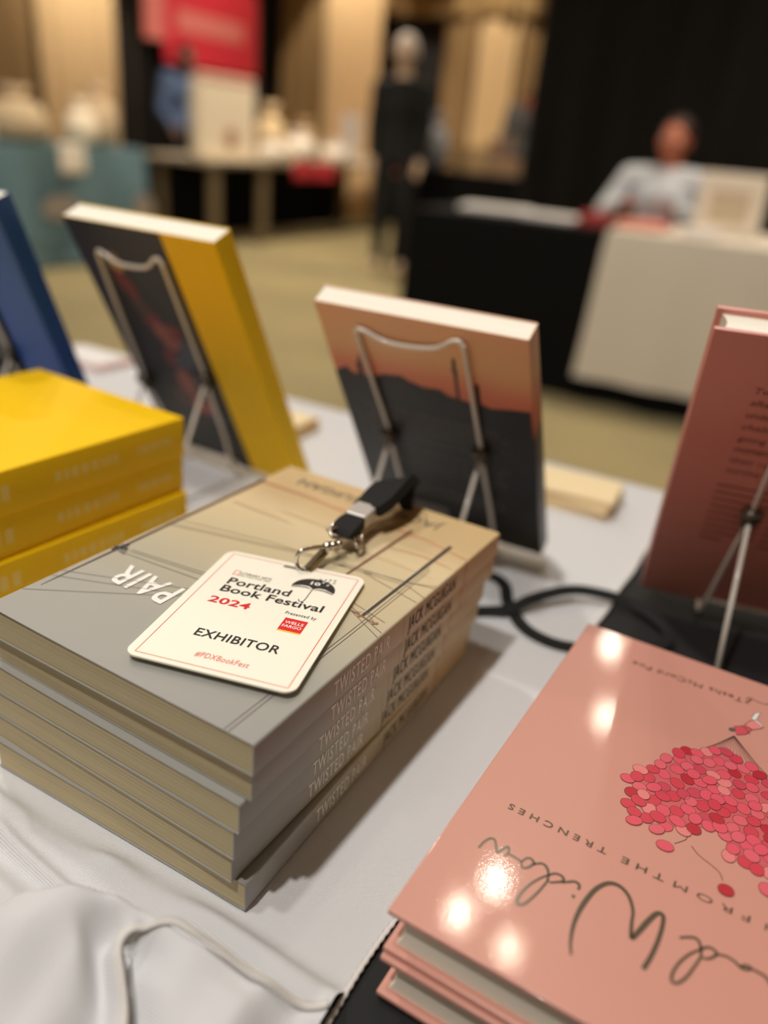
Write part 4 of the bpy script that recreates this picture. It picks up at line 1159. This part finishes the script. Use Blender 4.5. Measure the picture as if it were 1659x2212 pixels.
# ================================================================== BADGE AND LANYARD
bw, bh, bt_ = .0722, .0972, .0008
ba = math.radians(-13.3)
bfr = world_frame(-.0758, .3560, .0886 + .0014 + .0016, (math.cos(ba), math.sin(ba), 0), (-math.sin(ba), math.cos(ba), 0), (0, 0, 1))
bfr = bfr @ Matrix.Rotation(math.radians(-.75), 4, 'X')
BD = empty('exhibitor_badge', matrix=bfr, label='cream plastic EXHIBITOR badge with a red border line lying on the top paperback', cat='badge')
# frame: x right, y up (0 at top edge, negative downwards)
bm = bmesh.new(); r = .0052; outer = []
for cx, cy, a0 in ((bw - r, -r, 0), (r, -r, 90), (r, -bh + r, 180), (bw - r, -bh + r, 270)):
    for i in range(8): t = math.radians(a0 + 90 * i / 7); outer.append((cx + r * math.cos(t), cy + r * math.sin(t)))
hole = []
for cx, a0 in ((.0428, -90), (.0322, 90)):
    for i in range(8): t = math.radians(a0 + 180 * i / 7); hole.append((cx + .0014 * math.cos(t), -.0042 + .0014 * math.sin(t)))
for loop in (outer, hole):
    vv = [bm.verts.new((x, y, 0)) for x, y in loop]
    for i in range(len(vv)): bm.edges.new((vv[i], vv[(i + 1) % len(vv)]))
bmesh.ops.triangle_fill(bm, use_beauty=True, edges=bm.edges[:])
bmesh.ops.recalc_face_normals(bm, faces=bm.faces)
if bm.faces[0].normal.z < 0: bmesh.ops.reverse_faces(bm, faces=bm.faces)
ret = bmesh.ops.extrude_face_region(bm, geom=bm.faces[:])
for v in ret['geom']:
    if isinstance(v, bmesh.types.BMVert): v.co.z += bt_
bmesh.ops.recalc_face_normals(bm, faces=bm.faces)
me = bpy.data.meshes.new('card'); bm.to_mesh(me); bm.free(); me.materials.append(mat('badge_plastic', (255, 249, 230), .4))
co = bpy.data.objects.new('card', me); COL.objects.link(co); co.parent = BD
zb = bt_ + .0001
M_bred = mat('badge_red', (222, 38, 46), .45); M_thin = mat('border_red', (232, 116, 98), .45)
mb = MB(); x0, x1, y0, y1 = .0040, .0690, -.0030, -.0945
for L_ in ([(x0, y0), (.0300, y0)], [(.0450, y0), (x1, y0)], [(x1, y0), (x1, y1)], [(x1, y1), (x0, y1)], [(x0, y1), (x0, y0)]): mb.ribbon(L_, .00036, zb)
mb.build('border_line', M_thin, BD)
def bt(mb, txt, x0, x1, y, h, bold=0.0, sp=1.0): write(mb, txt, (x0 / 1000, -y / 1000), (1, 0), (0, 1), (x1 - x0) / 1000, h / 1000, zb, bold, 0, sp)
mb = MB()
bt(mb, 'LITERARY ARTS', 15.6, 31.0, 20.6, 1.9, .012, 1.1); bt(mb, 'FIND YOUR STORY HERE', 15.4, 31.0, 22.4, 1.1, .005, 1.1)
bt(mb, 'Portland', 13.0, 44.0, 31.0, 5.9, .019, 1.03); bt(mb, 'Book Festival', 13.0, 62.4, 38.2, 5.7, .019, 1.03)
bt(mb, 'Presented by', 47.9, 62.4, 45.2, 2.3, .008, 1.12)
bt(mb, 'EXHIBITOR', 19.2, 56.8, 75.2, 5.6, .016, 1.06)
mb.build('black_lettering', M_ink, BD)
mb = MB(); bt(mb, '2024', 12.2, 31.8, 48.6, 5.2, .024, 1.04)
for L_ in ([(12.2, 18.0), (14.8, 18.0)], [(14.8, 18.0), (14.8, 22.4)], [(12.2, 22.4), (12.2, 18.0)], [(12.2, 22.4), (13.5, 21.4)], [(14.8, 22.4), (13.5, 21.4)]): mb.ribbon([(a / 1000, -b / 1000) for a, b in L_], .0003, zb)
mb.build('red_lettering', M_bred, BD)
mb = MB(); bt(mb, '#PDXBookFest', 26.6, 49.6, 88.6, 3.4, .006, 1.08); mb.build('hashtag_lettering', M_thin, BD)
# sponsor square
mb = MB(); mb.poly([(.0495, -.0480), (.0600, -.0480), (.0600, -.0578), (.0495, -.0578)], zb); mb.build('sponsor_square', mat('sponsor_red', (226, 32, 38), .45), BD)
mb = MB(); mb.poly([(.0495, -.0578), (.0600, -.0578), (.0600, -.0587), (.0495, -.0587)], zb); mb.build('sponsor_stripe', mat('sponsor_yellow', (250, 205, 60), .45), BD)
mb = MB(); write(mb, 'WELLS', (.0505, -.0523), (1, 0), (0, 1), .0085, .0021, zb + .00006, .02); write(mb, 'FARGO', (.0503, -.0553), (1, 0), (0, 1), .0088, .0021, zb + .00006, .02); mb.build('sponsor_lettering', mat('sponsor_white', (252, 240, 232), .45), BD)
# umbrella with an open book inside
ux = lambda x, y: (x / 1000, -y / 1000)
mb = MB(); cx, cy = 51.9, 20.6
dome = [(41.4, 20.6)] + [(cx + 10.5 * math.cos(PI - PI * i / 20), cy - 10.0 * math.sin(PI * i / 20) ** .9) for i in range(1, 20)] + [(62.4, 20.6)]
low = [(57.5, 18.4), (54.5, 18.3), (52, 20.2), (49.4, 18.3), (46, 18.4)]
mb.poly([ux(*p) for p in dome + low], zb); mb.ribbon([ux(51.9, 10.8), ux(51.9, 9.4)], .0004, zb)
mb.ribbon([ux(51.9, 20), ux(51.9, 30.2)], .00045, zb); mb.ribbon([ux(51.9, 30.2), ux(51.6, 32.2), ux(50.5, 33.0), ux(49.4, 32.2), ux(49.3, 31.2)], .00045, zb, 5)
for (dx, dy) in ((52.6, 10.6), (54.6, 9.6), (56.8, 8.8), (59.0, 8.6), (56.6, 11.2), (59.4, 11.0)):
    mb.ell(ux(dx, dy), .0009, .00038, zb + .00002, math.radians(58), 12)
mb.build('umbrella_print', M_ink, BD)
mb = MB()
for (dx, dy) in ((54.6, 12.6), (57.3, 14.2)): mb.ell(ux(dx, dy), .0009, .0004, zb + .0001, math.radians(58), 12)
write(mb, '10', ux(49.2, 16.4), (1, 0), (0, 1), .0046, .0029, zb + .0001, .03); mb.build('umbrella_number', M_wh, BD)
mb = MB()
for s_ in (-1, 1):
    mb.poly([ux(51.9, 21.3), ux(51.9 + s_ * 3, 19.2), ux(51.9 + s_ * 6.5, 19.4), ux(51.9 + s_ * 10.3, 21.0), ux(51.9 + s_ * 10.1, 21.9), ux(51.9 + s_ * 6, 20.6), ux(51.9 + s_ * 2.8, 20.4)], zb + .00004)
mb.build('open_book_print', mat('print_grey', (150, 146, 138), .5), BD)

# lanyard: steel swivel hook, crimp and black ribbon
def C3(p, dz=.0016): x, y = rt(p[0], p[1]); return Vector((x, y, TZ + p[2] + dz))
LN = empty('lanyard', C3((-.02, .372, .09)), 0, 'black ribbon lanyard with a steel swivel hook, clipped to the badge', 'lanyard'); OL = LN.location.copy()
def lt_(pts, dz=.0016): return [C3(p, dz) - OL for p in pts]
hook = catmull(lt_([(-.0372, .3440, .0895), (-.0388, .3420, .0915), (-.0403, .3431, .0945), (-.0398, .3426, .0985), (-.0370, .3440, .1010), (-.0301, .3521, .0990), (-.0281, .3553, .0968), (-.0290, .3560, .0940), (-.0320, .3500, .0930)]), 6)
MB().tube(hook, .0011, 10).build('hook', M_steel, LN, smooth=True)
gate = lt_([(-.0285, .3572, .0955), (-.0352, .3425, .0920)])
MB().strap(gate, .0026, .0007).build('hook_gate', M_steel, LN)
MB().strap([p + Vector((.0022, -.0006, -.0012)) for p in gate], .0022, .0006).build('hook_spring', mat('brass_spring', (150, 126, 84), .3, metal=.9), LN)
mb = MB()
sw = lt_([(-.0258, .3578, .0970), (-.0222, .3600, .0970)])
mb.tube(sw, [.0024, .0024], 12); mb.ball(lt_([(-.0268, .3566, .0972)])[0], .0027); mb.ball(lt_([(-.0212, .3604, .0972)])[0], .0022)
mb.build('swivel', M_steel, LN, smooth=True)
rc = lt_([(-.0262, .3635, .0985)])[0]
ring = catmull(lt_([(-.0250, .3625, .1000), (-.0205, .3645, .0985), (-.0160, .3680, .0965), (-.0150, .3720, .0965), (-.0185, .3745, .0985), (-.0235, .3720, .1005), (-.0262, .3665, .1010), (-.0250, .3625, .1000)]), 5)[:-1]
MB().tube(ring, .0011, 8, closed=True).build('split_ring', M_steel, LN, smooth=True)
ring2 = catmull(lt_([(-.0285, .3740, .0975), (-.0250, .3775, .1000), (-.0190, .3765, .1000), (-.0150, .3700, .0975), (-.0120, .3640, .0950), (-.0100, .3690, .0950), (-.0110, .3750, .0965)]), 5)
MB().tube(ring2, .0012, 8).build('d_ring', M_steel, LN, smooth=True)
fold = catmull(lt_([(-.0205, .3705, .0965), (-.0195, .3722, .0990), (-.0168, .3790, .1000), (-.0140, .3850, .1000)]), 6)
n = len(fold); MB().strap(fold, [.0100 + .003 * math.sin(PI * i / (n - 1)) for i in range(n)], .0062).build('ribbon_loop', M_strap, LN)
cp_ = lt_([(-.0148, .3838, .1000), (-.0088, .3965, .1015)])
o = MB().strap(cp_, .0122, .0078).build('crimp', M_crimp, LN)
bv = o.modifiers.new('b', 'BEVEL'); bv.width = .001; bv.segments = 2
st_ = catmull(lt_([(-.0092, .3955, .1015), (-.0040, .4030, .1040), (.0010, .4110, .1075), (.0065, .4210, .1080), (.0120, .4320, .1000), (.0150, .4400, .0800), (.0160, .4450, .0500), (.0220, .4500, .0180), (.0330, .4600, .0060), (.0430, .4680, .0035)]), 6)
n = len(st_); MB().strap(st_, [.0175 + .004 * math.sin(PI * min(1, i / 20)) for i in range(n)], .0060, side=(-.3, -.5, .8)).build('doubled_ribbon', M_strap, LN)
sA = catmull(lt_([(.0300, .5030, .004), (.0450, .5110, .004), (.0614, .5173, .0035), (.0818, .5169, .0035), (.0907, .5043, .0035), (.0909, .4800, .0035), (.0978, .4520, .0035), (.1110, .4378, .0035), (.1279, .4321, .0035), (.1600, .4318, .0035), (.1900, .4450, .0035)], 0), 6)
MB().strap(sA, .0085, .0016).build('ribbon_strand', M_strap, LN)
sB = catmull(lt_([(.0430, .4680, .0035), (.0524, .4602, .0035), (.0713, .4652, .0035), (.0899, .4670, .0060), (.1063, .4777, .0095), (.1337, .4916, .0110), (.1574, .4941, .0090), (.1800, .4900, .0050), (.1950, .4650, .0035), (.1900, .4450, .0035)], 0), 6)
MB().strap(sB, .0075, .0016, side=(.1, -.5, .85)).build('ribbon_strand', M_strap, LN)

# ================================================================== SMALL PILES AT THE FAR EDGE OF THE TABLE
M_card = mat('cream_card', (244, 222, 176), .6)
def cards(pts, n, label, mats, h=.0022):
    cx, cy = pts; R_ = random.Random(n)
    P = empty('card_pile', (*rt(cx, cy), TZ + .0012), 0, label, 'cards')
    for k in range(n):
        MB().bbox((-.045, -.028, k * h), (.045, .028, (k + 1) * h - .0002), .0008).build('card', mats[k % len(mats)], P, loc=(R_.uniform(-.002, .002), R_.uniform(-.002, .002), 0), rot=(0, 0, R_.uniform(-.06, .06)))
cards((.1650, .6800), 7, 'cream card pile between the sunset paperback and the standing pink book', [M_card], .0024)
cards((-.130, .800), 5, 'tan and gold card pile between the yellow paperback and the sunset paperback', [mat('gold_card', (226, 176, 96), .6), M_card, mat('peach_card', (236, 196, 150), .6)], .0030)
cards((-.385, .985), 3, 'white card pile with a pink top beside the blue paperback', [Mpap, mat('pink_card', (240, 176, 160), .6), Mpap], .0030)

# lettering, printed pictures and small fittings belong to the piece they are on
def base(n): return n.split('.')[0]
PRINT_END = ('_print', '_title', '_author', '_wires', '_streak', '_band', '_highlight', '_lines', '_panel', '_figures', '_shapes', '_lettering', '_strings', '_outlines', '_outline', '_mass', '_text', '_line', '_square', '_stripe', '_number', 'subtitle')
for root in [o for o in S.objects if o.parent is None and base(o.name) in ('paperback_book', 'hardcover_book', 'exhibitor_badge')]:
    host = [c for c in root.children if base(c.name) in ('cover', 'case_cover', 'card')]
    if not host: continue
    for c in list(root.children):
        if c is not host[0] and base(c.name).endswith(PRINT_END): c.parent = host[0]
for root, host, kids in (('lanyard', 'hook', ('hook_gate', 'hook_spring')), ('display_box', 'case', ('picture',)), ('display_rack', 'board', ('emblem', 'header'))):
    for r in [o for o in S.objects if o.parent is None and base(o.name) == root]:
        h = [c for c in r.children if base(c.name) == host]
        for c in list(r.children):
            if h and base(c.name) in kids: c.parent = h[0]
